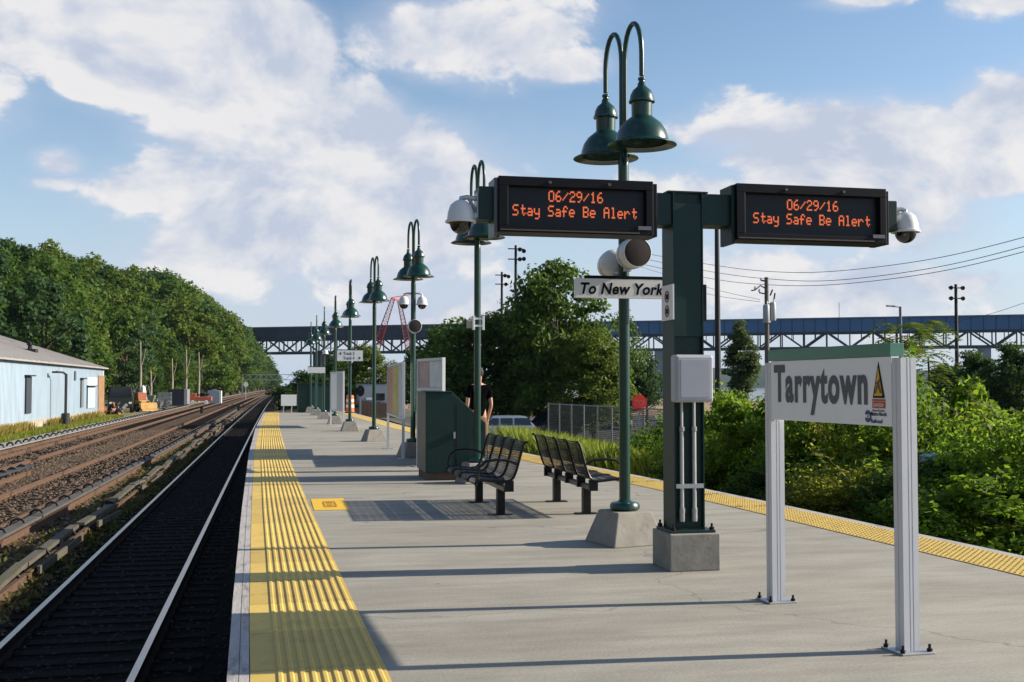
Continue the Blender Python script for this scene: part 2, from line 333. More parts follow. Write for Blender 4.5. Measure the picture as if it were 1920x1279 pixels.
# haze near the horizon whitens the sky
hz = mth('POWER', mth('SUBTRACT', 1., mth('MULTIPLY', mth('ABSOLUTE', sx.outputs[2]), 3.2), clamp=True), 1.6)
skc = nd('ShaderNodeMix', data_type='RGBA', blend_type='MULTIPLY'); skc.inputs[0].default_value = 1.; L.new(sky.outputs[0], skc.inputs[6]); skc.inputs[7].default_value = (1.14, 1.17, 1.18, 1)
hm = nd('ShaderNodeMix', data_type='RGBA'); L.new(mth('MULTIPLY', hz, .92), hm.inputs[0]); L.new(skc.outputs[2], hm.inputs[6]); hm.inputs[7].default_value = (.57*k, .65*k, .79*k, 1)
vl = nd('ShaderNodeMapRange', interpolation_type='SMOOTHSTEP'); vl.inputs[1].default_value = .12; vl.inputs[2].default_value = .75
L.new(mth('ADD', base, mth('MULTIPLY_ADD', mth('SUBTRACT', n3, .5), .9, mth('MULTIPLY', mth('SUBTRACT', n1, .5), .9))), vl.inputs[0])
vm = nd('ShaderNodeMix', data_type='RGBA'); L.new(mth('MULTIPLY', vl.outputs[0], .78), vm.inputs[0]); L.new(hm.outputs[2], vm.inputs[6]); vm.inputs[7].default_value = (.58*k, .64*k, .78*k, 1)
fm = nd('ShaderNodeMix', data_type='RGBA'); L.new(mth('MULTIPLY', mask, .9), fm.inputs[0]); L.new(vm.outputs[2], fm.inputs[6]); L.new(mc.outputs[2], fm.inputs[7])
bg = nd('ShaderNodeBackground'); bg.inputs['Strength'].default_value = SKY_ST; L.new(fm.outputs[2], bg.inputs['Color'])
wo = nd('ShaderNodeOutputWorld'); L.new(bg.outputs[0], wo.inputs['Surface'])
sl = bpy.data.lights.new('sun', 'SUN'); sl.energy = SUN_ST; sl.angle = R_(.5); sl.color = (1., .90, .74)
so = bpy.data.objects.new('sun', sl); C.objects.link(so)
sd = Vector((math.sin(SUN_AZ)*math.cos(SUN_EL), math.cos(SUN_AZ)*math.cos(SUN_EL), math.sin(SUN_EL)))
so.rotation_euler = sd.to_track_quat('Z', 'Y').to_euler(); so.location = sd*50
vs = S.view_settings; vs.view_transform = 'Standard'; vs.look = 'None'; vs.gamma = 1; vs.exposure = EXPO
S.cycles.max_bounces = 6; S.cycles.transparent_max_bounces = 16; S.cycles.diffuse_bounces = 3; S.cycles.glossy_bounces = 3

# ------------------------------------------------------------------ ground
def hgt(x, y):
    z = -1.42
    if x > 8.5: z -= .85*sm(8.5, 13, x)
    if x > 110: z -= 6*sm(110, 170, x)
    if x < -19:
        t = -19-x; z += .42*max(0, t-2)*sm(0, 12, t) if t < 110 else .42*108
    return z
gx = sorted(set([-4000, -2000, -900, -400, -250, -160, -130]+list(range(-120, 0, 5))+[-19, -16, 0, 8, 9, 10, 11, 12, 13, 15, 20, 30, 50, 80, 110, 120, 130, 140, 150, 170, 300, 900, 2500, 6000]))
gy = [-300, -100, -40, 0, 20, 40, 70, 100, 150, 200, 300, 450, 700, 1200, 2500, 6000]
m = MB(); vs_ = []; fs_ = []
for y in gy:
    for x in gx: vs_.append((x, y, hgt(x, y)+(random.uniform(-1.5, 1.5) if x < -40 and x > -200 else 0)))
nx = len(gx)
for j in range(len(gy)-1):
    for i in range(nx-1): fs_.append((j*nx+i, j*nx+i+1, (j+1)*nx+i+1, (j+1)*nx+i))
m.add(vs_, fs_); GROUNDM = mat('ground_soil', (.075, .075, .03), .95, 0, .4, .35, .3, 3, dirt=(.13, .105, .07), dscale=.12, dlo=.5, dhi=.62)
tag(m.build('ground', GROUNDM), kind='structure')
BALL = mat('ballast_stone', (.105, .070, .045), .95, 0, .5, 2.0, .9, 26, dirt=(.03, .02, .014), dscale=5, dlo=.44, dhi=.62, stretch=(1.6, .5, 1), spec=.1)
def strip(name, xa, xb, ys, z, m_, kind='structure', parent=None):
    b = MB(); vv = []
    for y in ys: vv += [(xa(y) if callable(xa) else xa, y, z), (xb(y) if callable(xb) else xb, y, z)]
    b.add(vv, [(2*i, 2*i+1, 2*i+3, 2*i+2) for i in range(len(ys)-1)]); o = b.build(name, m_, parent)
    if kind: o['kind'] = kind
    return o
YS = [-40, 0, 30, 60, 90, 120, 160, 200, 250, 300, 350, 420, 500, 650]
def curve(y): return .000025*max(0, y-50)**2
strip('ballast', lambda y: -12.2+curve(y), lambda y: 9.2+curve(y), YS, -1.397, BALL)
strip('shade_toned_bed', lambda y: -3.35+curve(y), lambda y: -.2+curve(y), YS, -1.391, mat('shade_toned_ballast', (.0075, .007, .0068), .95, 0, .6, 6, .9, 26, spec=.05))  # near-track bed coloured almost black to deepen the platform's shadow
strip('gravel_path', lambda y: -13.4+curve(y), lambda y: -12.2+curve(y), YS, -1.388, mat('pale_gravel', (.22, .21, .19), .95, 0, .3, 4, .4, 20))
strip('parking_lot', 11.5, 70, [30, 60, 100, 130], -2.25, mat('asphalt', (.055, .055, .057), .9, 0, .2, 2, .2, 30))
strip('dirt_field', 20, 100, [131, 200, 300], -2.24, mat('dirt', (.26, .17, .10), .95, 0, .25, .3))
strip('river', 150, 5500, [-300, 6000], -4.2, mat('river_water', (.05, .10, .17), .12, 0, .1, .01, .3, .2))
# far shore: a long low ridge beyond the river
b = MB(); n = 60; vv = []
for i in range(n+1):
    t = i/n; px = 1000+t*1500; D = 2600-300*t
    e = 30+8*math.sin(t*7)+5*math.sin(t*19+1)+3*math.sin(t*43)
    for dd, zz in ((-120, -4.3), (0, e*1.22), (500, e*1.1), (1200, -4.3)):
        q = atd(px, 722, D+dd); vv.append((q.x, q.y, zz))
b.add(vv, [(4*i+j, 4*i+j+1, 4*i+j+5, 4*i+j+4) for i in range(n) for j in range(3)])
tag(b.build('far_hills', mat('far_wood', (.035, .06, .035), .95, 0, .3, .02), smooth=True), kind='structure')

# ------------------------------------------------------------------ platform
TL = [(-8, -.05), (5.9, -.21), (7.5, -.25), (13.7, -.36), (25.4, -.53), (41, -.63), (64.8, -.55)]
TR = [(-8, 7.0), (8.7, 6.42), (10.2, 6.34), (13, 6.22), (15.2, 6.08), (17.7, 5.88), (24, 5.40), (40.4, 4.65), (64.8, 4.05)]
def XL(y): return lerp_tab(TL, y)
def XR(y): return lerp_tab(TR, y)
PY = list(np.linspace(-8, 64.8, 60))
plat = MB(); vv = []; ff = []
for y in PY: vv += [(XL(y), y, 0), (XR(y), y, 0), (XR(y), y, -.32), (XR(y)-.35, y, -.34), (XR(y)-.35, y, -1.45), (XL(y)+.35, y, -1.45), (XL(y)+.35, y, -.34), (XL(y), y, -.32)]
for i in range(len(PY)-1):
    for j in range(8): ff.append((8*i+j, 8*i+(j+1) % 8, 8*i+8+(j+1) % 8, 8*i+8+j))
ff += [tuple(range(8)), tuple(range(8*(len(PY)-1), 8*len(PY)))]
plat.add(vv, ff); platform = tag(plat.build('platform', CONC), kind='structure')
strip('edge_board', lambda y: XL(y)-.012, lambda y: XL(y)+.045, PY, .006, EDGEB, 'structure', platform)
strip('edge_board', lambda y: XL(y)+.049, lambda y: XL(y)+.098, PY, .005, EDGEB, 'structure', platform)
strip('edge_board', lambda y: XR(y)-.10, lambda y: XR(y)+.012, PY, .006, EDGEB, 'structure', platform)
# left tactile strip: smooth border then raised ribs, in tiles of 0.91 m with a joint
b = MB()
ys = np.arange(-4, 64.6, .915)
for y0 in ys:
    y1 = min(y0+.909, 64.6)
    cs = [(XL(y)+.102, XL(y)+.785) for y in (y0, y1)]
    prof = [(0, .006), (.135, .006)]
    nrib = 10
    for k in range(nrib):
        u = .15+k*.0635; prof += [(u, .006), (u+.009, .0135), (u+.028, .0135), (u+.037, .006)]
    prof += [(.785, .006)]
    wd = .7
    v0 = [(XL(y0)+.102+min(u, .785)*.89, y0, z) for u, z in prof]; v1 = [(XL(y1)+.102+min(u, .785)*.89, y1, z) for u, z in prof]
    n = len(prof); b.add(v0+v1, [(i, i+1, n+i+1, n+i) for i in range(n-1)])
tag(b.build('tactile_strip', YEL, platform), 'ribbed yellow tactile strip along the left platform edge', kind='structure')
# right tactile strip: raised domes
strip('tactile_strip', lambda y: XR(y)-.70, lambda y: XR(y)-.103, PY, .006, YEL, 'structure', platform)
b = MB(); y = 6.5
while y < 34:
    for k in range(9):
        x = XR(y)-.66+k*.0635
        for (r0, z0, r1, z1) in ((.016, .006, .010, .014),):
            q = [(x+r0*math.cos(t), y+r0*math.sin(t), z0) for t in np.arange(6)*math.pi/3]+[(x+r1*math.cos(t), y+r1*math.sin(t), z1) for t in np.arange(6)*math.pi/3]
            b.add(q, [(i, (i+1) % 6, (i+1) % 6+6, i+6) for i in range(6)]+[(6, 7, 8, 9, 10, 11)])
    y += .0635
tag(b.build('tactile_domes', YEL, platform), kind='structure')
# painted markings on the deck
def patch(name, x0, x1, y0, y1, z, m_, lab=None):
    o = MB().add([(x0, y0, z), (x1, y0, z), (x1, y1, z), (x0, y1, z)], [(0, 1, 2, 3)]).build(name, m_, platform); o['kind'] = 'structure'
    return o
patch('painted_marking', .475, .90, 13.64, 15.02, .004, YELP)
bb = MB()                                                    # small emblem worn into the yellow square: a ring with three bars
for k in range(14):
    a0, a1 = k*2*math.pi/14, (k+.86)*2*math.pi/14
    bb.add([(.69+.10*max(-.8, min(.8, math.cos(a)*1.2))*r_, 14.3+.42*max(-.8, min(.8, math.sin(a)*1.2))*r_, .008) for r_ in (1, .74) for a in (a0, a1)], [(0, 1, 3, 2)])
for k in (-.16, 0, .16): bb.add([(.65, 14.28+k, .008), (.73, 14.28+k, .008), (.73, 14.35+k, .008), (.65, 14.35+k, .008)], [(0, 1, 2, 3)])
tag(bb.build('worn_emblem', YELD, platform), kind='structure')

# ------------------------------------------------------------------ railway tracks
RZ = -1.22
def rail_mesh(xf, y0, y1, top, body, step=6.):
    b = MB(); ys = list(np.arange(y0, y1, step))+[y1]
    prof = [(-.035, 0), (.035, 0), (.037, -.03), (.010, -.045), (.010, -.13), (.07, -.145), (.07, -.155), (-.07, -.155), (-.07, -.145), (-.010, -.13), (-.010, -.045), (-.037, -.03)]
    n = len(prof); vv = [(xf(y)+u, y, RZ+z) for y in ys for u, z in prof]; ff = []; mi = []
    for i in range(len(ys)-1):
        for j in range(n): b_ = (i*n+j, i*n+(j+1) % n, (i+1)*n+(j+1) % n, (i+1)*n+j); ff.append(b_); mi.append(0 if j == 0 else 1)
    b.add(vv, ff); b.mi = mi; return b
tie_me = {m_.name: MB().box(-1.3, 1.3, -.115, .115, -.17, 0).mesh('sleeper', m_) for m_ in (TIE, TIEB)}
plate_b = MB()
def clutter_ties(cf, y0, y1, step):
    b = MB(); y = y0
    while y < y1:
        b.box(cf(y)-1.3, cf(y)+1.3, y-.115, y+.115, RZ-.325, RZ-.157); y += step
    return b
def track(name, lab, cf, y0, y1, top, body, first, step=.56, tie=TIE):
    t = thing(name, (0, 0, 0), lab, 'railway track', 'railway tracks beside the platform')
    for s in (-1, 1): rail_mesh(lambda y: cf(y)+s*.7525, y0, y1, top, body).build('rail', [top, body], t)
    y = first
    for k in range(100):
        o = link('sleeper', tie_me[tie.name], t, (cf(y)+random.uniform(-.03, .03), y, RZ-.157)); o.rotation_euler = (0, 0, random.uniform(-.012, .012)); y += step
    o = clutter_ties(cf, y, 260, step).build('far_sleepers', tie, t); o['kind'] = 'stuff'
    # spikes and tie plates
    pb = MB(); y = first
    for k in range(100):
        for s in (-1, 1):
            x = cf(y)+s*.7525
            for q in (-1, 1):
                pb.box(x+q*.082-.022, x+q*.082+.022, y-.09, y+.09, RZ-.157, RZ-.135)
                pb.box(x+q*.085-.012, x+q*.085+.012, y-.05, y-.025, RZ-.135, RZ-.105); pb.box(x+q*.085-.012, x+q*.085+.012, y+.025, y+.05, RZ-.135, RZ-.105)
        y += step
    o = pb.build('rail_fastenings', body, t); o['kind'] = 'stuff'
    return t
C1 = lambda y: -2.03+curve(y)
T2 = [(-10, -6.45), (0, -6.3), (25, -5.92), (50, -5.62), (100, -5.55), (400, -5.5)]
C2 = lambda y: lerp_tab(T2, y)+curve(y)
C3 = lambda y: -9.5+curve(y)
CR = lambda y: lerp_tab(TR, y)+1.62 if y < 60 else 5.62+curve(y)
track('railway_track', 'dark shaded railway track with two shiny rails right beside the platform edge', C1, -4, 420, RAILS, RAILSH, 8., .50, TIEB)
track('railway_track', 'rusty brown railway track in the middle, one over from the platform', C2, 6, 420, RUST, RUST, 22.)
track('railway_track', 'farthest rusty railway track next to the grass strip and pale blue shed', C3, 20, 420, RUST, RUST, 36.)
track('railway_track', 'railway track hidden behind the right platform edge beside the bushes', CR, -4, 200, RUST, RUST, 8.)
# third rails with cover boards
def third_rail(lab, xf, y0, y1, hoop, cov, hb=.14, gap=(), step=1.85, r_h=.13):
    t = thing('third_rail', (0, 0, 0), lab, 'third rail', 'covered third rails')
    rail_mesh(lambda y: xf(y), y0, y1, RUST, RUST).build('rail', [RUST, RUST], t)
    b = MB(); y = y0; k = 0
    while y < y1-.05:
        ln = random.uniform(2.6, 5.2) if gap else 6.; e = min(y+ln-(random.uniform(.05, .5) if gap else .02), y1)
        dz = random.uniform(-.06, .05) if gap else 0; dx = random.uniform(-.07, .07) if gap else 0
        a, c = Vector((xf(y)+dx, y, RZ+hb+dz)), Vector((xf(e)+dx*.5, e, RZ+hb-dz)); b.bar(a, c, .16 if gap else .24, .06 if gap else .05)
        if gap and random.random() < .7: b.bar(a+Vector((.17, random.uniform(0, 1), -.12)), c+Vector((.20, -random.uniform(0, 1.2), -.16)), .05, .12)
        y += ln
    b.build('cover_board', cov, t, bevel=.006)
    hm_ = MB()
    pts = [(-.20, 0, -.16), (-.20, 0, .0), (-.17, 0, .09+r_h*.3), (-.08, 0, .11+r_h*.5), (.02, 0, .09+r_h*.5), (.08, 0, .03+r_h*.3)]
    hm_.tube(pts, .028 if r_h < .2 else .045, 6); hm_.box(-.30, .12, -.09, .09, -.20, -.15)
    me = hm_.mesh('bracket', hoop, True)
    y = y0+.4; k = 0
    while y < y1 and k < 100:
        o = link('bracket', me, t, (xf(y), y, RZ+.02)); o.rotation_euler = (0, 0, random.uniform(-.15, .15)); y += step*random.uniform(.9, 1.1); k += 1
    return t
third_rail('third rail under broken mossy grey timber boards left of the shaded track', lambda y: -3.50+curve(y), 14., 120, BLACKM, TIMBER, .13, (1,), 2.4, .06)
third_rail('third rail with black hoop brackets against the middle rusty track', lambda y: C2(y)+.7525+.56, 18., 130, BLACKM, COVER, .10, (), 1.45, .16)
third_rail('dark third rail cover ending abruptly between the middle and far tracks', lambda y: C2(y)-.7525-1.1, 26., 38.3, BLACKM, mat('cover_dark', (.03, .033, .04), .6, 0, .2, 4), .16, (), 1.2, .2)
third_rail('third rail with a long row of dark arched brackets along the grass strip', lambda y: -11.0+curve(y), 38., 150, BLACKM, mat('cover_light', (.2, .2, .2), .8, 0, .2, 4), .1, (), 1.6, .26)
def leaf_arr(P, Nn, sz, asp=.5, fold=0.):
    """one diamond leaf at every point P with normal Nn"""
    n = len(P); a = rng.normal(size=(n, 3)); u = np.cross(Nn, a); u /= np.linalg.norm(u, axis=1, keepdims=True)+1e-9; v = np.cross(Nn, u)
    s = (sz*rng.uniform(.6, 1.25, n))[:, None]
    q = np.stack([P-u*s, P+v*s*asp-Nn*s*fold, P+u*s, P-v*s*asp-Nn*s*fold], 1).reshape(-1, 3); return q
def leaf_mesh(name, q, m_):
    n = len(q)//4; me = bpy.data.meshes.new(name); me.vertices.add(4*n); me.vertices.foreach_set('co', q.astype(np.float32).ravel())
    me.loops.add(4*n); me.loops.foreach_set('vertex_index', np.arange(4*n, dtype=np.int32)); me.polygons.add(n); me.polygons.foreach_set('loop_start', np.arange(0, 4*n, 4, dtype=np.int32))
    me.update(calc_edges=True); me.materials.append(m_); return me
def unit(n):
    a = rng.normal(size=(n, 3)); return a/np.linalg.norm(a, axis=1, keepdims=True)
# loose stones on the ballast
def stones(name, n, xf, y0, y1, s0, s1, z, m_):
    y = y0+(y1-y0)*rng.uniform(0, 1, n)**1.6; x = np.array([xf(v) for v in y]); zz = z+rng.uniform(-.01, .02, n); s = rng.uniform(s0, s1, n)
    base = np.array([(1, 0, 0), (0, 1, 0), (-1, 0, 0), (0, -1, 0), (0, 0, .8), (0, 0, -.8)]); fc = np.array([(0, 1, 4), (1, 2, 4), (2, 3, 4), (3, 0, 4)])
    a = rng.uniform(0, 6.28, n); V = base[None]*s[:, None, None]*rng.uniform(.6, 1.3, (n, 6, 1)); c_, s_ = np.cos(a)[:, None], np.sin(a)[:, None]
    V = np.stack([V[:, :, 0]*c_-V[:, :, 1]*s_, V[:, :, 0]*s_+V[:, :, 1]*c_, V[:, :, 2]], 2)+np.stack([x, y, zz], 1)[:, None]
    Fc = (fc[None]+np.arange(n)[:, None, None]*6).reshape(-1, 3); me = bpy.data.meshes.new(name); me.vertices.add(6*n); me.vertices.foreach_set('co', V.astype(np.float32).ravel())
    me.loops.add(3*len(Fc)); me.loops.foreach_set('vertex_index', Fc.astype(np.int32).ravel()); me.polygons.add(len(Fc)); me.polygons.foreach_set('loop_start', np.arange(0, 3*len(Fc), 3, dtype=np.int32)); me.update(calc_edges=True); me.materials.append(m_)
    return link(name, me)
def stone_mat(name, c0, c1):
    m = leaf_mat(name, c0, c1, 0.); return m
tag(stones('ballast_stones', 26000, lambda y: rng.uniform(-12.0, -3.2), 12, 75, .025, .06, -1.385, stone_mat('loose_stone', (.05, .034, .024), (.20, .145, .10))), 'loose brown ballast stones between the rusty tracks', 'stones', kind='stuff')
tag(stones('shade_toned_stones', 6000, lambda y: rng.uniform(-3.3, -.3), 7, 70, .015, .04, -1.392, stone_mat('shade_toned_stone', (.005, .005, .005), (.018, .017, .016))), 'stones coloured dark for the platform shade between the shiny rails of the near track', 'stones', kind='stuff')  # stone colour lowered to go with the shade-darkened bed
# weeds between the tracks
q = []
for k in range(700):
    y = rng.uniform(13, 60); x = -3.35+rng.normal()*.2 if k % 3 else -4.1+rng.normal()*.25
    n = 14; P = np.array([x, y, RZ-.12])+rng.normal(size=(n, 3))*np.array([.09, .12, .05]); q.append(leaf_arr(P, unit(n), .05))
tag(link('track_weeds', leaf_mesh('track_weeds', np.concatenate(q), MOSS)), 'low mossy weeds growing along the third rails between tracks', 'weeds', kind='stuff')
for px, py, lab in ((378, 775, 'short black trackside post by the middle track'), (447, 773, 'short black trackside post near the track bend')):
    p = atz(px, py, -1.4); t = thing('trackside_post', p, lab, 'post', 'trackside posts')
    MB().box(-.14, .14, -.1, .1, 0, .62).build('post', BLACKM, t, bevel=.02); MB().box(-.2, .2, -.16, .16, .62, .70).build('cap', BLACKM, t, bevel=.02)

# ------------------------------------------------------------------ lamp posts
def make_lamp(label):
    t = thing('lamp_post', (0, 0, 0), label, 'lamp post', 'green twin lamp posts along the platform')
    f = MB(); a, c, h = .285, .185, .31
    f.add([(sx*r_, sy*r_, z) for r_, z in ((a, 0), (c, h)) for sx, sy in ((-1, -1), (1, -1), (1, 1), (-1, 1))], [(0, 3, 2, 1), (4, 5, 6, 7), (0, 1, 5, 4), (1, 2, 6, 5), (2, 3, 7, 6), (3, 0, 4, 7)])
    f.build('concrete_footing', CONC2, t, bevel=.012)
    MB().lathe([(0, .311), (.125, .311), (.142, .33), (.142, .36), (.125, .385), (.07, .395), (.055, .41)], n=24).build('base_collar', GREEN, t, True)
    MB().lathe([(.053, .38), (.052, 3.6), (.050, 3.66), (.030, 3.72), (.0, 3.72)], n=20).build('pole', GREEN, t, True)
    for s in (-1, 1):
        y0, y1 = s*.03, s*.34; r = (y1-y0)/2; pts = [(0, y0, 3.60), (0, y0, 4.2), (0, y0, 4.62)]
        for k in range(1, 12):
            an = math.pi*k/12; pts.append((0, y0+r-r*math.cos(an), 4.62+.32*math.sin(an)))
        pts += [(0, y1, 4.62), (0, y1, 4.40)]
        MB().tube(pts, .024, 10).build('arm', GREEN, t, True)
        sh = MB(); sh.lathe([(.024, 4.47), (.036, 4.465), (.036, 4.445), (.028, 4.44), (.028, 4.425), (.040, 4.41), (.040, 4.39), (.05, 4.375), (.085, 4.345), (.107, 4.30), (.114, 4.255), (.122, 4.25), (.122, 4.232), (.098, 4.225), (.096, 4.10),
                              (.125, 4.075), (.18, 4.03), (.222, 3.965), (.245, 3.895), (.25, 3.865), (.285, 3.85), (.322, 3.83), (.324, 3.824), (.285, 3.838), (.235, 3.85), (.23, 3.90), (.17, 4.01), (.09, 4.06), (0, 4.07)], (0, y1, -.085), 32)
        o = sh.build('lamp_shade', GREEN, t, True)
        MB().sphere((0, y1, 3.87), .075, 14, 8, sc=(1, 1, .8)).build('bulb', mat('frosted_bulb', (.55, .55, .5), .3), o, True)
    return t
lamp_lab = ['nearest and tallest green twin lamp post, carrying the To New York sign and round speakers', 'green twin lamp post behind the left bench, with a person half hidden behind its pole',
 'green twin lamp post with two white dome cameras, left of the poster case', 'green twin lamp post just left of the orange and yellow poster stand', 'green twin lamp post carrying the white track direction sign',
 'green twin lamp post standing between the white track sign and the grey display frame', 'small distant green twin lamp post with a white board hung under its lamps', 'far green twin lamp post before the green enclosure, second from the platform end', 'farthest and smallest green twin lamp post at the platform end']
LP = [(3.27, 10.26, 13), (3.06, 17.03, 7), (2.83, 23.35, 12), (2.61, 30.2, 12), (2.41, 37.0, 1), (2.28, 43.8, 0), (2.13, 50.2, -2), (2.02, 56.4, -3), (1.93, 62.3, -3)]
L0 = make_lamp(lamp_lab[0])
for i, (x, y, a) in enumerate(LP):
    o = L0 if i == 0 else copy_tree(L0)
    o.location = (x, y, 0); o.rotation_euler = (0, 0, R_(a)); o['label'] = lamp_lab[i]
    if i == 0: o.location = (x, y, 0)
# speakers on the first post
def speaker(loc, rz, lab, group='round platform speakers', s=1.):
    t = thing('loudspeaker', loc, lab, 'loudspeaker', group, rz); t.scale = (s, s, s)
    M = Matrix.Rotation(R_(90), 4, 'X')
    MB().lathe([(0, -.02), (.09, -.02), (.125, .0), (.15, .05), (.155, .09), (.155, .285), (.150, .292), (.146, .292)], n=28, M=M).build('housing', WHITEP, t, True)
    MB().lathe([(.1455, .289), (.1, .296), (0, .298)], n=28, M=M).build('grille', mat('speaker_grille', (.06, .053, .051), .85, 0, .1, 60, spec=.1), t, True)
    MB().lathe([(.157, .10), (.160, .11), (.160, .13), (.157, .14)], n=28, M=M).build('band', GALV, t, True)
    MB().box(-.03, .03, -.03, .05, -.17, -.12).build('bracket', GALV, t)
    return t
p0 = aty(1186, 481, 10.2)
speaker((p0.x-.075, 10.12, p0.z), R_(3), 'round white speaker with a dark grille facing the viewer, above the To New York sign', s=.9)
speaker((p0.x-.13, 10.34, p0.z-.05), R_(172), 'white speaker facing away, behind the speaker with the dark grille', s=.9)
# To New York sign
t = thing('direction_sign', (3.27, 10.18, 2.43), 'white hanging board reading To New York in black italic letters', 'sign')
A = aty(1077, 540, 10.18).x-3.27
MB().box(A, .58, -.018, .018, -.108, .075).build('board', WHITE, t, bevel=.003)
MB().box(A+.10, .58, -.02, .02, .079, .105).build('top_strip', TEXTB, t)
text('lettering', 'To New York', TEXTB, t, (A+.055, -.0195, -.068), (R_(90), 0, 0), w=.83, h=.108, shear=.22, bold=.03)
MB().box(-.07, .07, .019, .06, -.09, .05).build('clamp', GALV, t)
# parts hung on further posts
def dome_cam(parent, x, y, z, s=1., drop=True):
    o = MB().lathe([(0, .16), (.03, .16), (.05, .15), (.085, .12), (.105, .06), (.112, .0), (.125, -.005), (.125, -.02), (.1, -.022)], (x, y, z), 20).build('housing', WHITEP, parent, True)
    MB().sphere((x, y, z-.02), .092, 18, 8, z0=-1., z1=0.).build('lens_dome', GLASS, parent, True)
    return o
P3 = LP[2]
zc = aty(774, 570, P3[1]).z
for s, px, lab in ((-1, 757, 'white dome camera on a short arm left of its lamp post, near the crane'), (1, 791, 'white dome camera on a short arm right of its lamp post')):
    xx = aty(px, 570, P3[1]).x-P3[0]
    t = thing('security_camera', (P3[0], P3[1]-.02, zc), lab, 'security camera', 'white dome security cameras'); dome_cam(t, xx, 0, 0)
    MB().tube([(s*.05, 0, .22), (xx*.6, 0, .22), (xx, 0, .20), (xx, 0, .15)], .018, 8).build('bracket', GALV, t, True)
speaker((P3[0], P3[1]-.06, aty(774, 613, P3[1]).z), 0, 'round grey speaker below the pair of white dome cameras', s=.9)
P2 = LP[1]; zz = aty(895, 606, P2[1]).z
t = thing('antenna_box', (P2[0], P2[1], zz), 'white H shaped bracket with small boxes strapped to the pole by the person', 'antenna')
MB().box(-.17, -.07, -.05, .02, -.08, .05).build('box', mat('beige_box', (.42, .37, .31), .6), t, bevel=.01)
for s in (-1, 1): MB().box(s*.075-.018, s*.075+.018, -.1, -.06, -.11, .11).build('upright', WHITE, t, bevel=.004)
MB().box(-.075, .075, -.095, -.065, .05, .08).build('strap', WHITE, t); MB().box(-.075, .075, -.095, -.065, -.06, -.03).build('strap', WHITE, t)
P5 = LP[4]
t = thing('direction_sign', (P5[0], P5[1]-.06, aty(656, 667, P5[1]).z), 'small white track sign with two dark blue lines of text on a far lamp post', 'sign')
x0 = aty(632, 667, P5[1]).x-P5[0]; x1 = aty(680, 667, P5[1]).x-P5[0]
MB().box(x0, x1, -.02, .02, -.175, .175).build('board', WHITE, t); MB().box(x0, x1, -.022, .022, .178, .2).build('top_strip', TEXTB, t)
text('lettering', 'Track 2', NAVY, t, (x0+.20, -.022, .025), (R_(90), 0, 0), w=.36, h=.10, bold=.02); text('lettering', 'Track 4', NAVY, t, (x0+.20, -.022, -.125), (R_(90), 0, 0), w=.36, h=.10, bold=.02)
MB().prism([(0, 0), (.07, .05), (.07, -.05)], -.024, -.021).build('arrow', NAVY, t).location = (x0+.06, 0, .07)
MB().prism([(0, 0), (-.07, .05), (-.07, -.05)], -.024, -.021).build('arrow', NAVY, t).location = (x1-.06, 0, -.08)
P7 = LP[6]
t = thing('direction_sign', (P7[0], P7[1]-.06, aty(590, 694, P7[1]).z), 'plain white board hanging under the far lamps, seen small', 'sign')
MB().box(-.72, .05, -.02, .02, -.13, .13).build('board', WHITE, t); MB().box(-.72, .05, -.022, .022, .132, .16).build('top_strip', BLACKM, t)
P6 = LP[5]
t = thing('security_camera', (P6[0]-.38, P6[1]-.05, aty(620, 663, P6[1]).z), 'white dome camera on the lamp post left of the track sign', 'security camera', 'white dome security cameras'); dome_cam(t, 0, 0, 0)
MB().tube([(.34, 0, .2), (.1, 0, .22), (0, 0, .15)], .018, 8).build('bracket', GALV, t, True)

# ------------------------------------------------------------------ display gantry
t = thing('display_gantry', (3.32, 8.81, 0), 'dark green steel T shaped gantry on a concrete block holding two displays', 'gantry')
t.location = (0, 0, 0); gan = t
MB().box(3.115, 3.545, 8.585, 9.02, 0, .30).build('concrete_footing', CONC2, gan, bevel=.01)
MB().box(3.14, 3.52, 8.62, 8.99, .301, .322).build('base_plate', GREEND, gan, bevel=.003)
for bx in (3.165, 3.495):
    for by in (8.645, 8.965): MB().lathe([(.022, .322), (.022, .345), (.010, .347), (.010, .375), (0, .375)], (bx, by, 0), 8).build('bolt', BLACK, gan)
c = MB(); c.box(3.19, 3.20, 8.68, 8.95, .322, 3.085); c.box(3.44, 3.45, 8.68, 8.95, .322, 3.085); c.box(3.201, 3.439, 8.715, 8.735, .322, 3.085)
for z in (.322, 1.9): c.box(3.201, 3.439, 8.69, 8.714, z if z > 1 else .322, .335 if z < 1 else 3.0)
c.build('column', GREEND, gan)
MB().box(1.575, 3.189, 8.70, 8.93, 2.815, 3.08).build('beam', GREEND, gan, bevel=.006); MB().box(3.451, 5.235, 8.70, 8.93, 2.825, 3.085).build('beam', GREEND, gan, bevel=.006)
MB().box(3.15, 3.50, 8.69, 8.94, 3.087, 3.10).build('cap_plate', GREEND, gan)
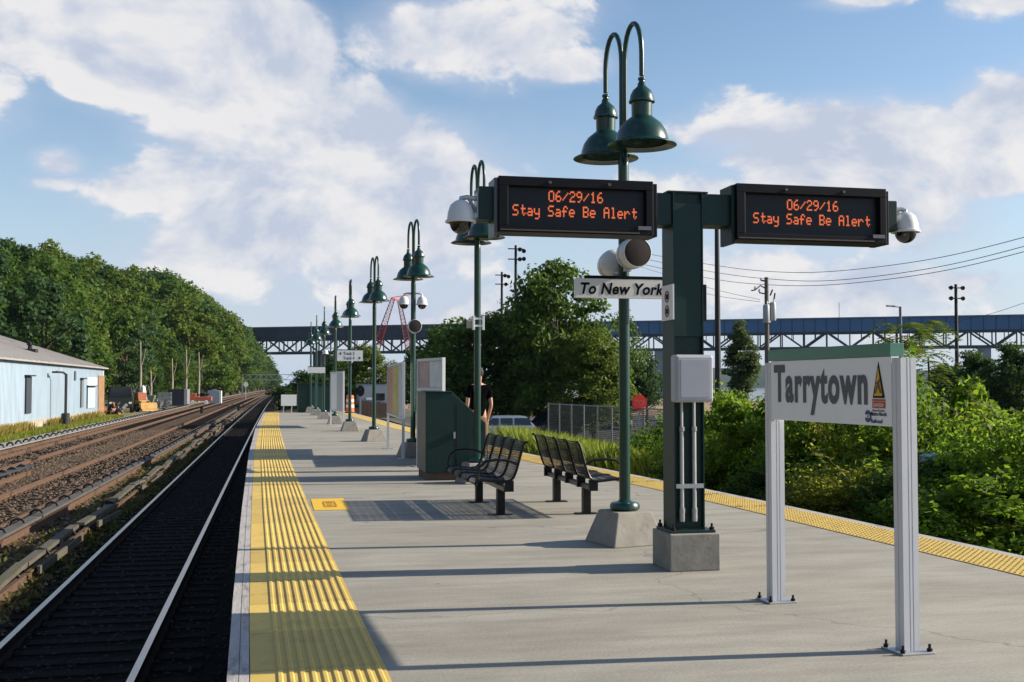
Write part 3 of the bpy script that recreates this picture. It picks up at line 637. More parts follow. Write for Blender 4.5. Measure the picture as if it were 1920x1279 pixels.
FONT = {'0': ["01110","10001","10011","10101","11001","10001","01110"], '6': ["00110","01000","10000","11110","10001","10001","01110"], '/': ["00000","00001","00010","00100","01000","10000","00000"],
 '2': ["01110","10001","00001","00110","01000","10000","11111"], '9': ["01110","10001","10001","01111","00001","00010","01100"], '1': ["00100","01100","00100","00100","00100","00100","01110"],
 'S': ["01111","10000","10000","01110","00001","00001","11110"], 't': ["00100","00100","01111","00100","00100","00101","00010"], 'a': ["00000","00000","01110","00001","01111","10001","01111"],
 'y': ["00000","00000","10001","10001","10001","01111","00001","00001","01110"], 'f': ["00110","01001","01000","11110","01000","01000","01000"], 'e': ["00000","00000","01110","10001","11111","10000","01110"],
 'B': ["11110","10001","10001","11110","10001","10001","11110"], 'A': ["01110","10001","10001","11111","10001","10001","10001"], 'l': ["01100","00100","00100","00100","00100","00100","01110"], 'r': ["00000","00000","10110","11001","10000","10000","10000"], ' ': ["00000"]*7}
FONT['0'] = ["01110","10001","10001","10001","10001","10001","01110"]
def led_line(b, s, x0, ztop, dx, dz):
    x = x0
    for ch in s:
        for r_, row in enumerate(FONT[ch]):
            for c_, v in enumerate(row):
                if v == '1': b.box(x+c_*dx, x+(c_+1)*dx*.985, -.003, 0, ztop-(r_+1)*dz*.99, ztop-r_*dz)
        x += dx*6
def display(x0, x1, z0, z1, lab, left):
    t = thing('message_display', ((x0+x1)/2, 8.62, z0), lab, 'message display', 'orange text displays on the gantry')
    W = (x1-x0)/2; H_ = z1-z0; yb = .26
    h = MB()                                   # hollow case: four walls and a back
    h.box(-W, W, .0, yb, H_-.075, H_); h.box(-W, W, .0, yb, 0, .055); h.box(-W, -W+.075, 0, yb, .0551, H_-.0751); h.box(W-.06, W, 0, yb, .0551, H_-.0751); h.box(-W+.0751, W-.0601, .08, yb-.001, .0552, H_-.0752)
    h.build('housing', DISP, t, bevel=.004)
    MB().box(-W+.0755, W-.0605, .055, .078, .056, H_-.0755).build('screen', SCREEN, t)
    MB().box(-W+.01, W-.12, -.012, -.001, .012, .022).build('bottom_trim', mat('trim_bronze', (.10, .08, .065), .5, .2), t)
    MB().box(W-.13, W-.02, -.006, -.001, .045, .075).build('maker_plate', mat('dim_plate', (.16, .15, .17), .5), t)
    MB().box(-W-.03, -W-.001, .04, yb+.03, -.03, H_-.01).build('end_plate', mat('plate_grey', (.09, .10, .11), .4, .3) if left else GREEND, t, bevel=.003)
    MB().box(W+.001, W+.05, .05, yb+.03, .0, H_-.01).build('end_plate', DISP, t, bevel=.003)
    for q in ((-.35, 0), (.42, 0)): MB().box(W*q[0]-.012, W*q[0]+.012, -.006, -.001, H_-.05, H_-.03).build('latch', mat('latch_grey', (.10, .10, .10), .5), t)
    lb = MB(); dx = (1.33 if left else 1.37)*.00727
    c1 = aty(1081 if left else 1525, 380, 8.67).x-(x0+x1)/2; c2 = aty(1079 if left else 1523, 400, 8.67).x-(x0+x1)/2
    led_line(lb, '06/29/16', c1-dx*6*8/2, 3.058-z0, dx, .0128); led_line(lb, 'Stay Safe Be Alert', c2-dx*6*18/2+.5*dx, 2.938-z0, dx, .0128)
    o = lb.build('lettering', LED, t); o.location = (0, .0535, 0); return t
display(1.72, 3.00, 2.71, 3.155, 'left black message display with the date and Stay Safe Be Alert in orange', True)
display(3.725, 5.085, 2.70, 3.17, 'right black message display with the date and Stay Safe Be Alert in orange', False)
for px, lab, s in ((864, 'white dome camera at the left end of the display gantry', -1), (1698, 'white dome camera at the right end of the display gantry', 1)):
    q = aty(px, 413 if s < 0 else 432, 8.78); ex = 1.575 if s < 0 else 5.235
    t = thing('security_camera', (q.x, 8.78, q.z), lab, 'security camera', 'white dome security cameras'); dome_cam(t, 0, 0, 0)
    d = ex-q.x
    b = MB(); b.tube([(0, 0, .155), (0, 0, .175), (d*.35, 0, .185), (d-s*-.001, 0, .175)], .02, 8); b.tube([(d*.45, 0, .18), (d, 0, .06)], .013, 8); b.box(min(d, d-.012*-s), max(d, d-.012*-s), -.05, .05, .02, .22)
    b.build('bracket', GALV, t, True)
t = thing('junction_box', (3.315, 8.66, 1.36), 'light grey electrical box with two steel conduits on the gantry column', 'electrical box')
MB().box(-.165, .165, -.115, .0, .0, .385).build('body', GREYBOX, t, bevel=.02)
MB().box(-.150, .150, -.135, -.116, .015, .37).build('lid', GREYBOX, t, bevel=.012)
MB().box(-.125, .125, -.139, -.1355, .04, .345).build('lid_panel', mat('grey_box_lid', (.37, .38, .43), .5, 0, .06, 4), t, bevel=.003)
for dx in (-.062, .045):
    o = MB().tube([(dx, .02, 0), (dx, .02, -.22)], .013, 10).build('conduit', GALV, t, True)
    MB().tube([(dx, .02, -.20), (dx, .02, -.88)], .018, 10).build('sleeve', GALV, o, True)
    MB().lathe([(.019, -.86), (.024, -.86), (.026, -.89), (.024, -.92), (.026, -.93), (.024, -.97), (0, -.98)], (dx, .02, 0), 12).build('fitting', RIM, o, True)
    MB().lathe([(.019, -.20), (.024, -.20), (.024, -.235), (.019, -.24)], (dx, .02, 0), 12).build('coupling', RIM, o, True)
MB().box(-.115, .12, .002, .03, -.70, -.665).build('strap', GALV, t)
t = thing('notice_sign', (3.185, 8.72, 2.18), 'narrow white sign with two round symbols fixed to the left side of the column', 'sign')
MB().box(-.012, 0, -.07, .20, -.145, .145).build('plate', WHITE, t)
for z, m_ in ((.05, RED), (-.07, TEXTB)):
    rb = MB(); M = Matrix.Rotation(R_(90), 4, 'Y')
    rb.lathe([(.050, 0), (.036, 0), (.036, .004), (.050, .004), (.050, 0)], n=20, M=M); o = rb.build('ring_symbol', mat('ring_grey_red', (.25, .08, .07), .5), t); o.location = (-.0165, .065, z)
    MB().box(-.015, -.0125, .045, .085, z-.022, z+.022).build('pictogram', TEXTB, t)
t = thing('notice_sign', (3.4515, 8.72, 2.18), 'thin dark plate fixed to the right side of the column, seen edge on', 'sign')
MB().box(.001, .035, -.02, .16, -.15, .15).build('plate', BLACK, t, bevel=.003); MB().box(.036, .038, -.01, .15, -.13, .13).build('face', WHITE, t)

# ------------------------------------------------------------------ station name sign
a = Vector((3.375, 7.25, 0)); c_ = Vector((3.455, 5.83, 0)); dv = (c_-a); LEN = dv.length; ang = math.atan2(dv.y, dv.x)
sg = thing('station_sign', a, 'white Tarrytown station name sign with green top on two silver posts', 'sign', rz=ang)   # local x runs towards the camera, local y to the right of the platform
# local: x along panel (0 far end .. LEN near end); +y points to +X side (away from track)
def post(x):
    o = MB()
    pr = [(-.042, -.05), (-.008, -.05), (-.008, -.047), (.008, -.047), (.008, -.05), (.042, -.05), (.042, -.014), (.0385, -.014), (.0385, -.007), (.042, -.007), (.042, .007), (.0385, .007), (.0385, .014), (.042, .014), (.042, .05), (-.042, .05)]
    o.prism([(x+u, v) for u, v in pr], .012, 1.655, 'z')
    po = o.build('post', ALU, sg)
    MB().box(x-.105, x+.105, .055-.16, .055+.05, 0, .0118).build('base_plate', GALV, po, bevel=.003)
    for ex in (-.08, .08):
        for ey in (-.085, .085): MB().lathe([(.016, .012), (.016, .028), (.008, .029), (.008, .052), (0, .052)], (x+ex, ey-.0, 0), 8).build('bolt', BLACK, po)
    return po
Mr = Matrix.Rotation(0, 4, 'Z')
p_far = post(-.045); p_near = post(LEN+.05)
for p_ in (p_far, p_near): p_.location = (0, .05, 0)
MB().tube([(-.02, -.005, .04), (-.02, -.008, .17)], .006, 6).build('ground_rod', BLACK, p_far)
MB().box(0, LEN, 0, .05, 1.262, 1.664).build('panel', WHITE, sg, bevel=.002)
MB().box(-.03, LEN, -.006, .085, 1.666, 1.742).build('green_header', SIGNGREEN, sg, bevel=.002)
def sgx(px): # place along the panel where the photo shows column px
    d = ray(px, 722); # intersect in plan with line a + t*dv
    tt = (d.x*a.y-d.y*a.x)/(d.y*dv.x-d.x*dv.y); return tt*LEN
rot = (R_(90), 0, 0)
x0 = sgx(1452); x1 = sgx(1627)
text('lettering', 'Tarrytown', TEXTG, sg, (x0, -.003, 1.395), rot, w=x1-x0, h=.247, bold=.034, space=1.13)
xa, xb = sgx(1637), sgx(1659); xm = (xa+xb)/2
b = MB(); b.prism([(xa, 1.425), (xb, 1.425), (xm, 1.635)], -.0035, -.001, 'y', 0)
b.build('warning_triangle', TEXTB, sg)
MB().prism([(xa+.018, 1.436), (xb-.018, 1.436), (xm, 1.602)], -.006, -.004).build('triangle_face', WARNY, sg)
b = MB()                                       # tiny figure and bolts inside the triangle
b.prism([(xm-.035, 1.452), (xm-.02, 1.452), (xm+.0, 1.49), (xm+.02, 1.452), (xm+.035, 1.452), (xm+.012, 1.51), (xm+.03, 1.53), (xm+.02, 1.54), (xm, 1.522), (xm-.03, 1.515), (xm-.028, 1.505), (xm-.012, 1.505)], -.008, -.0065)
b.build('pictogram', mat('picto_brown', (.13, .07, .02), .5), sg)
MB().box(xa-.005, xb+.005, -.004, -.001, 1.365, 1.402).build('red_bar', WARNR, sg); MB().box(xa-.005, xb+.005, -.004, -.001, 1.406, 1.418).build('red_bar', WARNR, sg)
text('small_lettering', 'DANGER', WHITE, sg, (xa+.01, -.0055, 1.374), rot, w=(xb-xa)*.85, h=.02, bold=.0)
text('small_lettering', 'Keep off tracks', mat('brown_text', (.14, .06, .03), .5), sg, (xa-.005, -.003, 1.345), rot, w=(xb-xa)*1.02, h=.014, bold=.0)
xl = sgx(1627); M = Matrix.Rotation(R_(90), 4, 'X')
MB().prism([(xl+.036*math.cos(t_), 1.315+.036*math.sin(t_)) for t_ in np.linspace(-2.2, 2.2, 16)]+[(xl-.03, 1.33), (xl-.012, 1.315), (xl-.03, 1.30)], -.003, -.001).build('round_logo', mat('logo_blue', (.03, .05, .16), .4), sg)
text('logo_letters', 'MTA', WHITE, sg, (xl-.018, -.0045, 1.305), rot, w=.045, h=.022, bold=.02)
text('small_lettering', 'Metro-North', NAVY, sg, (sgx(1633), -.003, 1.320), rot, w=sgx(1662)-sgx(1633), h=.024, bold=.006); text('small_lettering', 'Railroad', NAVY, sg, (sgx(1633), -.003, 1.278), rot, w=sgx(1654)-sgx(1633), h=.024, bold=.006)

# ------------------------------------------------------------------ benches
def make_bench(label):
    t = thing('bench', (0, 0, 0), label, 'bench', 'black perforated steel benches back to back')
    prof = [(-.36, .375), (-.355, .41), (-.33, .435), (-.28, .44), (-.15, .425), (-.04, .415), (.03, .425), (.07, .46), (.10, .53), (.135, .65), (.165, .76), (.185, .83), (.205, .858), (.235, .855)]
    W = .545; n = 4
    for k in range(n):
        y0, y1 = -W*n/2+k*W+.02, -W*n/2+(k+1)*W-.02
        vv = [(u, y, z) for u, z in prof for y in (y0, y1)]; b = MB().add(vv, [(2*i, 2*i+1, 2*i+3, 2*i+2) for i in range(len(prof)-1)])
        o = b.build('seat_panel', PERF, t, True); so = o.modifiers.new('solid', 'SOLIDIFY'); so.thickness = .003
    for k in range(n+1):
        y = -W*n/2+k*W; MB().tube([(u, y, z-.004) for u, z in prof], .0165, 8).build('frame_rib', BLACK, t, True)
    MB().bar((.0, -W*n/2+.02, .325), (.0, W*n/2-.02, .325), .075, .055).build('beam', mat('beam_grey_edge', (.05, .05, .052), .35, .2), t, bevel=.006)
    for k in range(n+1):
        y = -W*n/2+k*W; MB().box(-.03, .07, y-.045 if k == n else y-.02, y+.02 if k < n else y, .30, .425).build('bracket', BLACK, t)
    for y in (-.70, .70):
        o = MB().box(-.045, .045, y-.045, y+.045, .012, .297).build('leg', BLACK, t); MB().box(-.13, .13, y-.075, y+.075, 0, .012).build('foot_plate', BLACK, o, bevel=.003)
    for y in (-W*n/2, W*n/2):
        MB().tube([(.12, y, .60), (.03, y, .645), (-.12, y, .66), (-.24, y, .645), (-.32, y, .58), (-.345, y, .48), (-.33, y, .42)], .0155, 8).build('armrest', BLACK, t, True)
    return t
b1 = make_bench('black perforated bench facing left towards the near track'); b1.location = (2.57, 13.48, 0)
b2 = copy_tree(b1); b2.location = (3.565, 13.36, 0); b2.rotation_euler = (0, 0, math.pi); b2['label'] = 'black perforated bench facing right towards the bushes'

# ------------------------------------------------------------------ green cabinet, poster case, map stands
t = thing('platform_cabinet', (2.32, 17.5, 0), 'dark green metal cabinet with a sloping top behind the left bench', 'cabinet', 'dark green platform cabinets', 0); cab = t
MB().prism([(0, .13), (.96, .13), (.96, .90), (.42, 1.385), (0, 1.385)], 0, 1.05).build('body', GREEND, t, bevel=.006)
MB().box(.02, .94, .05, 1.0, 0, .129).build('plinth', mat('plinth_brown', (.10, .075, .06), .9, 0, .3, 4), t)
MB().box(-.03, .44, -.02, 1.07, 1.386, 1.40).build('top_sheet', GREEND, t)
MB().box(.50, .512, -.004, -.0005, .16, 1.2).build('panel_seam', BLACKM, t)
MB().box(.44, .47, -.03, -.0005, .66, .76).build('latch', GALV, t)
for z in (.3, .8): MB().box(.90, .93, -.012, -.0005, z, z+.1).build('hinge', GREEND, t)
cab2 = copy_tree(cab); cab2.location = (3.15, 20.7, 0); cab2.rotation_euler = (0, 0, 0); cab2.scale = (.8, 3.2, .76); cab2['label'] = 'long dark green cabinet almost hidden behind the nearer sloping cabinet, known by its shadow'
def sheet(m_, x0, x1, z0, z1, y, parent, name): return MB().box(x0, x1, y-.004, y, z0, z1).build(name, m_, parent)
def poster_case(loc, rz, Ln, z0, z1, posters, label, legs=True, th=.06):
    t = thing('poster_case', loc, label, 'display case', 'silver framed poster cases', rz)
    f = MB(); f.box(0, Ln, 0, th, z1-.05, z1); f.box(0, Ln, 0, th, z0, z0+.05); f.box(0, .06, 0, th, z0+.0501, z1-.0501); f.box(Ln-.06, Ln, 0, th, z0+.0501, z1-.0501); f.box(.061, Ln-.061, .025, th-.001, z0+.051, z1-.051)
    f.build('frame', ALU, t, bevel=.003)
    x = .07; tot = Ln-.14; fr = sum(p[0] for p in posters)
    for wv, m_ in posters:
        e = x+tot*wv/fr; sheet(m_, x+.012, e-.012, z0+.06, z1-.06, .024, t, 'poster'); x = e
    if legs:
        for lx in (.03, Ln-.03):
            o = MB().box(lx-.04, lx+.04, .005, th-.005, .012, z0-.001).build('leg', ALU, t); MB().box(lx-.14, lx+.14, -.08, th+.08, 0, .0115).build('foot_plate', GALV, o)
    return t
poster_case((2.60, 26.6, 0), R_(-91), 3.85, .80, 1.97, [(1.2, POSTO), (.25, PINK), (1.4, POSTY), (1, PALEB)], 'long silver map stand with orange and yellow posters')
poster_case((2.02, 42.3, 0), R_(-84), 2.9, .55, 1.98, [(1, WHITE), (1, GREYBOX)], 'far grey framed display stand between distant lamp posts')
pa = aty(781, 700, 20.6); pb = aty(829, 700, 19.35); dd = pb-pa
poster_case((pa.x, pa.y, 0), math.atan2(dd.y, dd.x), math.hypot(dd.x, dd.y), 1.40, 1.98, [(.9, PINK), (1, PALEB)], 'white framed poster case with pink and pale blue sheets above the green cabinet')
# dark enclosure, notice board and cone at the far platform end
t = thing('platform_shelter', (1.25, 62.6, 0), 'dark green metal enclosure at the far end of the platform', 'shelter')
MB().box(0, 1.9, 0, 1.9, 0, 1.55).build('body', GREEND, t, bevel=.01); MB().box(-.06, 1.96, -.06, 2.06, 1.551, 1.62).build('roof', BLACKM, t); MB().box(.7, 1.4, -.02, -.001, .05, 1.45).build('door', mat('shelter_door', (.01, .05, .04), .4), t)
q0, q1 = aty(527, 740, 62), aty(556, 761, 62)
t = thing('notice_board', (q0.x, 62, 0), 'white notice board on legs at the far end of the platform', 'sign')
MB().box(0, q1.x-q0.x, 0, .04, q1.z, q0.z).build('board', WHITE, t)
for f_ in (.12, .62):
    MB().bar((f_*.87+.05, .05, q1.z+.1), (f_*.87+.02, .1, 0), .05).build('leg', WHITE, t)
p = atz(649, 775, 0)
t = thing('traffic_drum', (3.95, 60.5, 0), 'orange and white traffic drum by the right platform edge', 'traffic drum')
b = MB(); b.lathe([(0, 0), (.3, 0), (.3, .05), (.24, .06)], n=16, mi=2); 
for i, (z0, z1) in enumerate(((.06, .3), (.3, .45), (.45, .6), (.6, .75), (.75, .95))): b.lathe([(.24-.05*z0, z0), (.24-.05*z1, z1)], n=16, mi=1 if i in (1, 3) else 0)
b.lathe([(.19, .95), (.1, .97), (0, .97)], n=16); b.build('drum', [ORANGE, WHITE, BLACKM], t, True)

# ------------------------------------------------------------------ person
def skin_obj(name, joints, edges, m_, parent, root=0, sub=2):
    me = bpy.data.meshes.new(name); me.from_pydata([j[:3] for j in joints], edges, []); me.materials.append(m_)
    o = bpy.data.objects.new(name, me); C.objects.link(o)
    if parent: o.parent = parent
    s = o.modifiers.new('skin', 'SKIN'); s.use_smooth_shade = True
    for i, j in enumerate(joints):
        sv = me.skin_vertices[0].data[i]; sv.radius = (j[3], j[4] if len(j) > 4 else j[3]); sv.use_root = (i == root)
    if sub: u = o.modifiers.new('sub', 'SUBSURF'); u.levels = sub; u.render_levels = sub
    return o
pe = thing('person', (3.53, 19.5, 0), 'person in a black T-shirt and tan shorts standing behind the lamp post', 'person', rz=R_(12)); pe.scale = (.86, .92, 1)
# faces away from the camera (+y), arms hanging
J = [(0, 0, .96, .15, .11), (0, 0, 1.12, .135, .10), (0, .01, 1.30, .155, .11), (0, .0, 1.45, .12, .09), (0, .01, 1.535, .055), (0, .025, 1.60, .07, .08), (0, .03, 1.70, .082, .10), (0, .03, 1.79, .06, .075)]
Ed = [(i, i+1) for i in range(7)]
def limb(pts, at):
    s0 = len(J); J.extend(pts); Ed.append((at, s0)); Ed.extend((s0+i, s0+i+1) for i in range(len(pts)-1)); return len(J)-1
for s in (-1, 1):
    limb([(s*.095, 0, .90, .085, .09), (s*.105, .01, .50, .058), (s*.105, -.02, .30, .056), (s*.11, -.03, .09, .037), (s*.115, .03, .045, .04), (s*.125, .16, .03, .032)], 0)
    e = limb([(s*.19, 0, 1.455, .062), (s*.24, -.02, 1.30, .047), (s*.265, -.03, 1.15, .038), (s*.25, .04, 1.0, .034), (s*.235, .075, .90, .025), (s*.23, .085, .85, .030, .018)], 3)
    for k in range(4): limb([(s*.23, .058+k*.018, .805, .009), (s*.225, .062+k*.018, .775-abs(k-1.5)*.004, .0085), (s*.215, .062+k*.018, .748-abs(k-1.5)*.006, .008)], e)
    limb([(s*.215, .115, .845, .010), (s*.208, .122, .81, .009)], e)
skin_obj('body', J, Ed, SKIN, pe)
f = MB()
for s in (-1, 1): f.sphere((s*.083, .03, 1.69), .024, 8, 6, sc=(.5, .8, 1.3)); f.sphere((s*.03, .122, 1.705), .011, 8, 6)
f.sphere((0, .135, 1.68), .02, 8, 6, sc=(.7, 1, 1.2)); f.box(-.025, .025, .118, .124, 1.638, 1.646); f.build('face_features', SKIN, pe, True)
MB().sphere((0, .005, 1.725), .112, 18, 10, z0=-.55, sc=(.84, 1.0, .98)).build('hair', HAIR, pe, True)
Js = [(0, 0, .88, .17, .13), (0, 0, 1.12, .15, .115), (0, .01, 1.30, .17, .125), (0, 0, 1.45, .135, .10), (0, .0, 1.50, .085, .075)]; Es = [(0, 1), (1, 2), (2, 3), (3, 4)]
for s in (-1, 1): Js += [(s*.19, 0, 1.45, .082), (s*.225, -.01, 1.34, .075), (s*.243, -.02, 1.25, .07)]; n0 = len(Js); Es += [(3, n0-3), (n0-3, n0-2), (n0-2, n0-1)]
skin_obj('t_shirt', Js, Es, SHIRT, pe)
Jh = [(0, 0, 1.02, .15, .11), (0, 0, .86, .155, .12)]; Eh = [(0, 1)]
for s in (-1, 1): Jh += [(s*.1, 0, .78, .105), (s*.115, .0, .62, .098), (s*.118, .0, .47, .092)]; n0 = len(Jh); Eh += [(1, n0-3), (n0-3, n0-2), (n0-2, n0-1)]
skin_obj('shorts', Jh, Eh, SHORTS, pe)
sb = MB()
for s in (-1, 1): sb.sphere((s*.12, .07, .045), .06, 12, 8, sc=(.85, 2.2, .75))
sb.build('shoes', BLACKM, pe, True)

def atx(px, py, X):
    d = ray(px, py); return Vector((0, 0, HC))+d*(X/d.x)
# ------------------------------------------------------------------ shed on the left
WX = -14.86
sh = thing('shed', (WX, 105, -1.4), 'long pale blue metal shed with a grey pitched roof and dark doors', 'shed')
def SB(x0, x1, y0, y1, z0, z1, name, m_, parent=sh, bevel=0):      # world coordinates in, local mesh out
    return MB().box(x0-WX, x1-WX, y0-105, y1-105, z0+1.4, z1+1.4).build(name, m_, parent, bevel=bevel)
b = MB(); y = 40.
pr = []
b.prism([(WX-18-WX, .45), (0, .45), (0, 4.4), (-9.2, 7.25), (-18, 4.4)], 40-105, 0, 'y'); b.build('walls', SHED, sh)
rb = MB()
for i in range(215): yy = 40+i*.3; rb.box(.0005, .022, yy-105, yy-105+.05, .46, 4.36)
rb.build('siding_ribs', SHED, sh)
SB(WX-18.05, WX+.06, 40, 105.05, -1.5, -.70, 'base_wall', SHEDB)
rf = MB(); sl_ = (7.3-4.42)/9.2
for s in (1, -1):
    xa, xb = (.35, -9.2) if s > 0 else (-18.35, -9.2); za = 4.42-.35*sl_
    rf.add([(xa, -65.3, za), (xb, -65.3, 7.32), (xb, .3, 7.32), (xa, .3, za), (xa, -65.3, za+.1), (xb, -65.3, 7.42), (xb, .3, 7.42), (xa, .3, za+.1)], [(0, 1, 2, 3), (4, 7, 6, 5), (0, 3, 7, 4), (2, 1, 5, 6), (3, 2, 6, 7), (1, 0, 4, 5)])
rf.build('roof', ROOF, sh)
rs = MB()
for i in range(36): yy = -65+i*1.83; rs.bar((.34, yy, za+.115), (-9.2, yy, 7.435), .05, .03)
rs.build('roof_seams', ROOF, sh)
def wall_rect(x0, x1, y0, y1): # photo columns/rows -> along-wall interval
    p, q = atx(x0, (y0+y1)/2, WX), atx(x1, (y0+y1)/2, WX); return p.y, q.y, atx(x0, y1, WX).z, atx(x0, y0, WX).z
for (x0, x1, y0, y1, nm, m_) in ((46, 57, 706, 776, 'door', mat('shed_door', (.035, .042, .055), .5)), (150, 155, 711, 764, 'door', mat('shed_grey', (.13, .14, .16), .6)), (138.5, 141.5, 696, 713, 'window', GLASS), (163, 180, 708, 724, 'door_sign', WHITE), (162, 177, 725, 766, 'door', mat('shed_blue_door', (.36, .44, .54), .5)), (183, 194, 704, 778, 'rusty_panel', ORANGEB)):
    ya, yb, za, zb = wall_rect(x0, x1, y0, y1); za = max(za, -1.38)
    d = SB(WX+.023, WX+.07, ya, yb, za, zb, nm, m_)
    if nm == 'door': SB(WX+.07, WX+.11, ya-.05, ya+.02, za, zb+.06, 'frame', BLACKM, d); SB(WX+.02, WX+.3, ya-.15, yb+.15, zb+.02, zb+.10, 'canopy', BLACKM, d)
p = atx(56, 668, WX-3.); t = sh
vz = 4.42+3*sl_
MB().tube([(-3, p.y-105, vz), (-3, p.y-105, vz+.45), (-3, p.y-105-.2, vz+.65), (-3, p.y-105-.5, vz+.62)], .16, 8).build('roof_vent', BLACKM, sh, True)
MB().box(-3.5, -2.5, p.y-105-.6, p.y-105+.4, vz-.25, vz+.22).build('roof_vent', BLACKM, sh)
q = atx(123, 775, WX+1.)
t = thing('yard_light', (q.x, q.y, -1.4), 'black yard light on a thick base against the pale blue shed', 'lamp post')
MB().tube([(0, 0, .8), (0, 0, 3.65)], .09, 8).build('pole', BLACKM, t, True); MB().tube([(0, 0, 3.6), (-.15, -.2, 3.75), (-.5, -.9, 3.78)], .07, 8).build('arm', BLACKM, t, True)
MB().lathe([(0, 0), (.28, 0), (.28, .95), (.2, 1.0), (0, 1.0)], n=10).build('base', BLACKM, t, True); MB().box(-.7, -.3, -1.2, -.7, 3.7, 3.82).build('lamp_head', BLACKM, t)
# weeds along the shed
def blades(name, pts, h, wdt, m_, lean=.35, per=10, spread=.12):
    q = []
    P = np.repeat(np.array(pts), per, 0); P = P+rng.normal(size=P.shape)*np.array([spread, spread, 0]); n = len(P)
    a = rng.uniform(0, 2*np.pi, n); hh = h*rng.uniform(.5, 1.2, n); ln = rng.uniform(.1, lean, n)*hh; dx, dy = np.cos(a)*ln, np.sin(a)*ln
    wx, wy = -np.sin(a)*wdt, np.cos(a)*wdt
    b0 = P+np.stack([wx, wy, 0*a], 1); b1 = P-np.stack([wx, wy, 0*a], 1); md = P+np.stack([dx*.4-wx*.8, dy*.4-wy*.8, hh*.6], 1); tp = P+np.stack([dx, dy, hh], 1)
    return link(name, leaf_mesh(name, np.stack([b0, b1, md, tp], 1).reshape(-1, 3), m_))
DRYG = leaf_mat('dry_grass', (.10, .10, .015), (.26, .20, .05), .3); LIMEG = leaf_mat('lime_grass', (.055, .085, .01), (.20, .22, .03), .4)
strip('grass_verge', lambda y: -30, lambda y: -13.35+curve(y), [20, 60, 90, 110, 150, 250], -1.402, mat('verge_soil', (.16, .14, .05), .95, 0, .4, .8))
pts = [(random.uniform(-14.7, -13.4), random.uniform(55, 106), -1.42) for k in range(2600)]
tag(blades('verge_grass', pts, .30, .03, LIMEG, per=8), 'short green and yellow grass along the foot of the shed', 'grass', kind='stuff')
pts = [(random.uniform(-14.75, -14.1), random.choice([random.uniform(60, 72), random.uniform(78, 100)]), -1.42) for k in range(420)]
tag(blades('tall_weeds', pts, .7, .035, DRYG, per=8), 'taller dry brown weeds against the shed wall', 'weeds', kind='stuff')
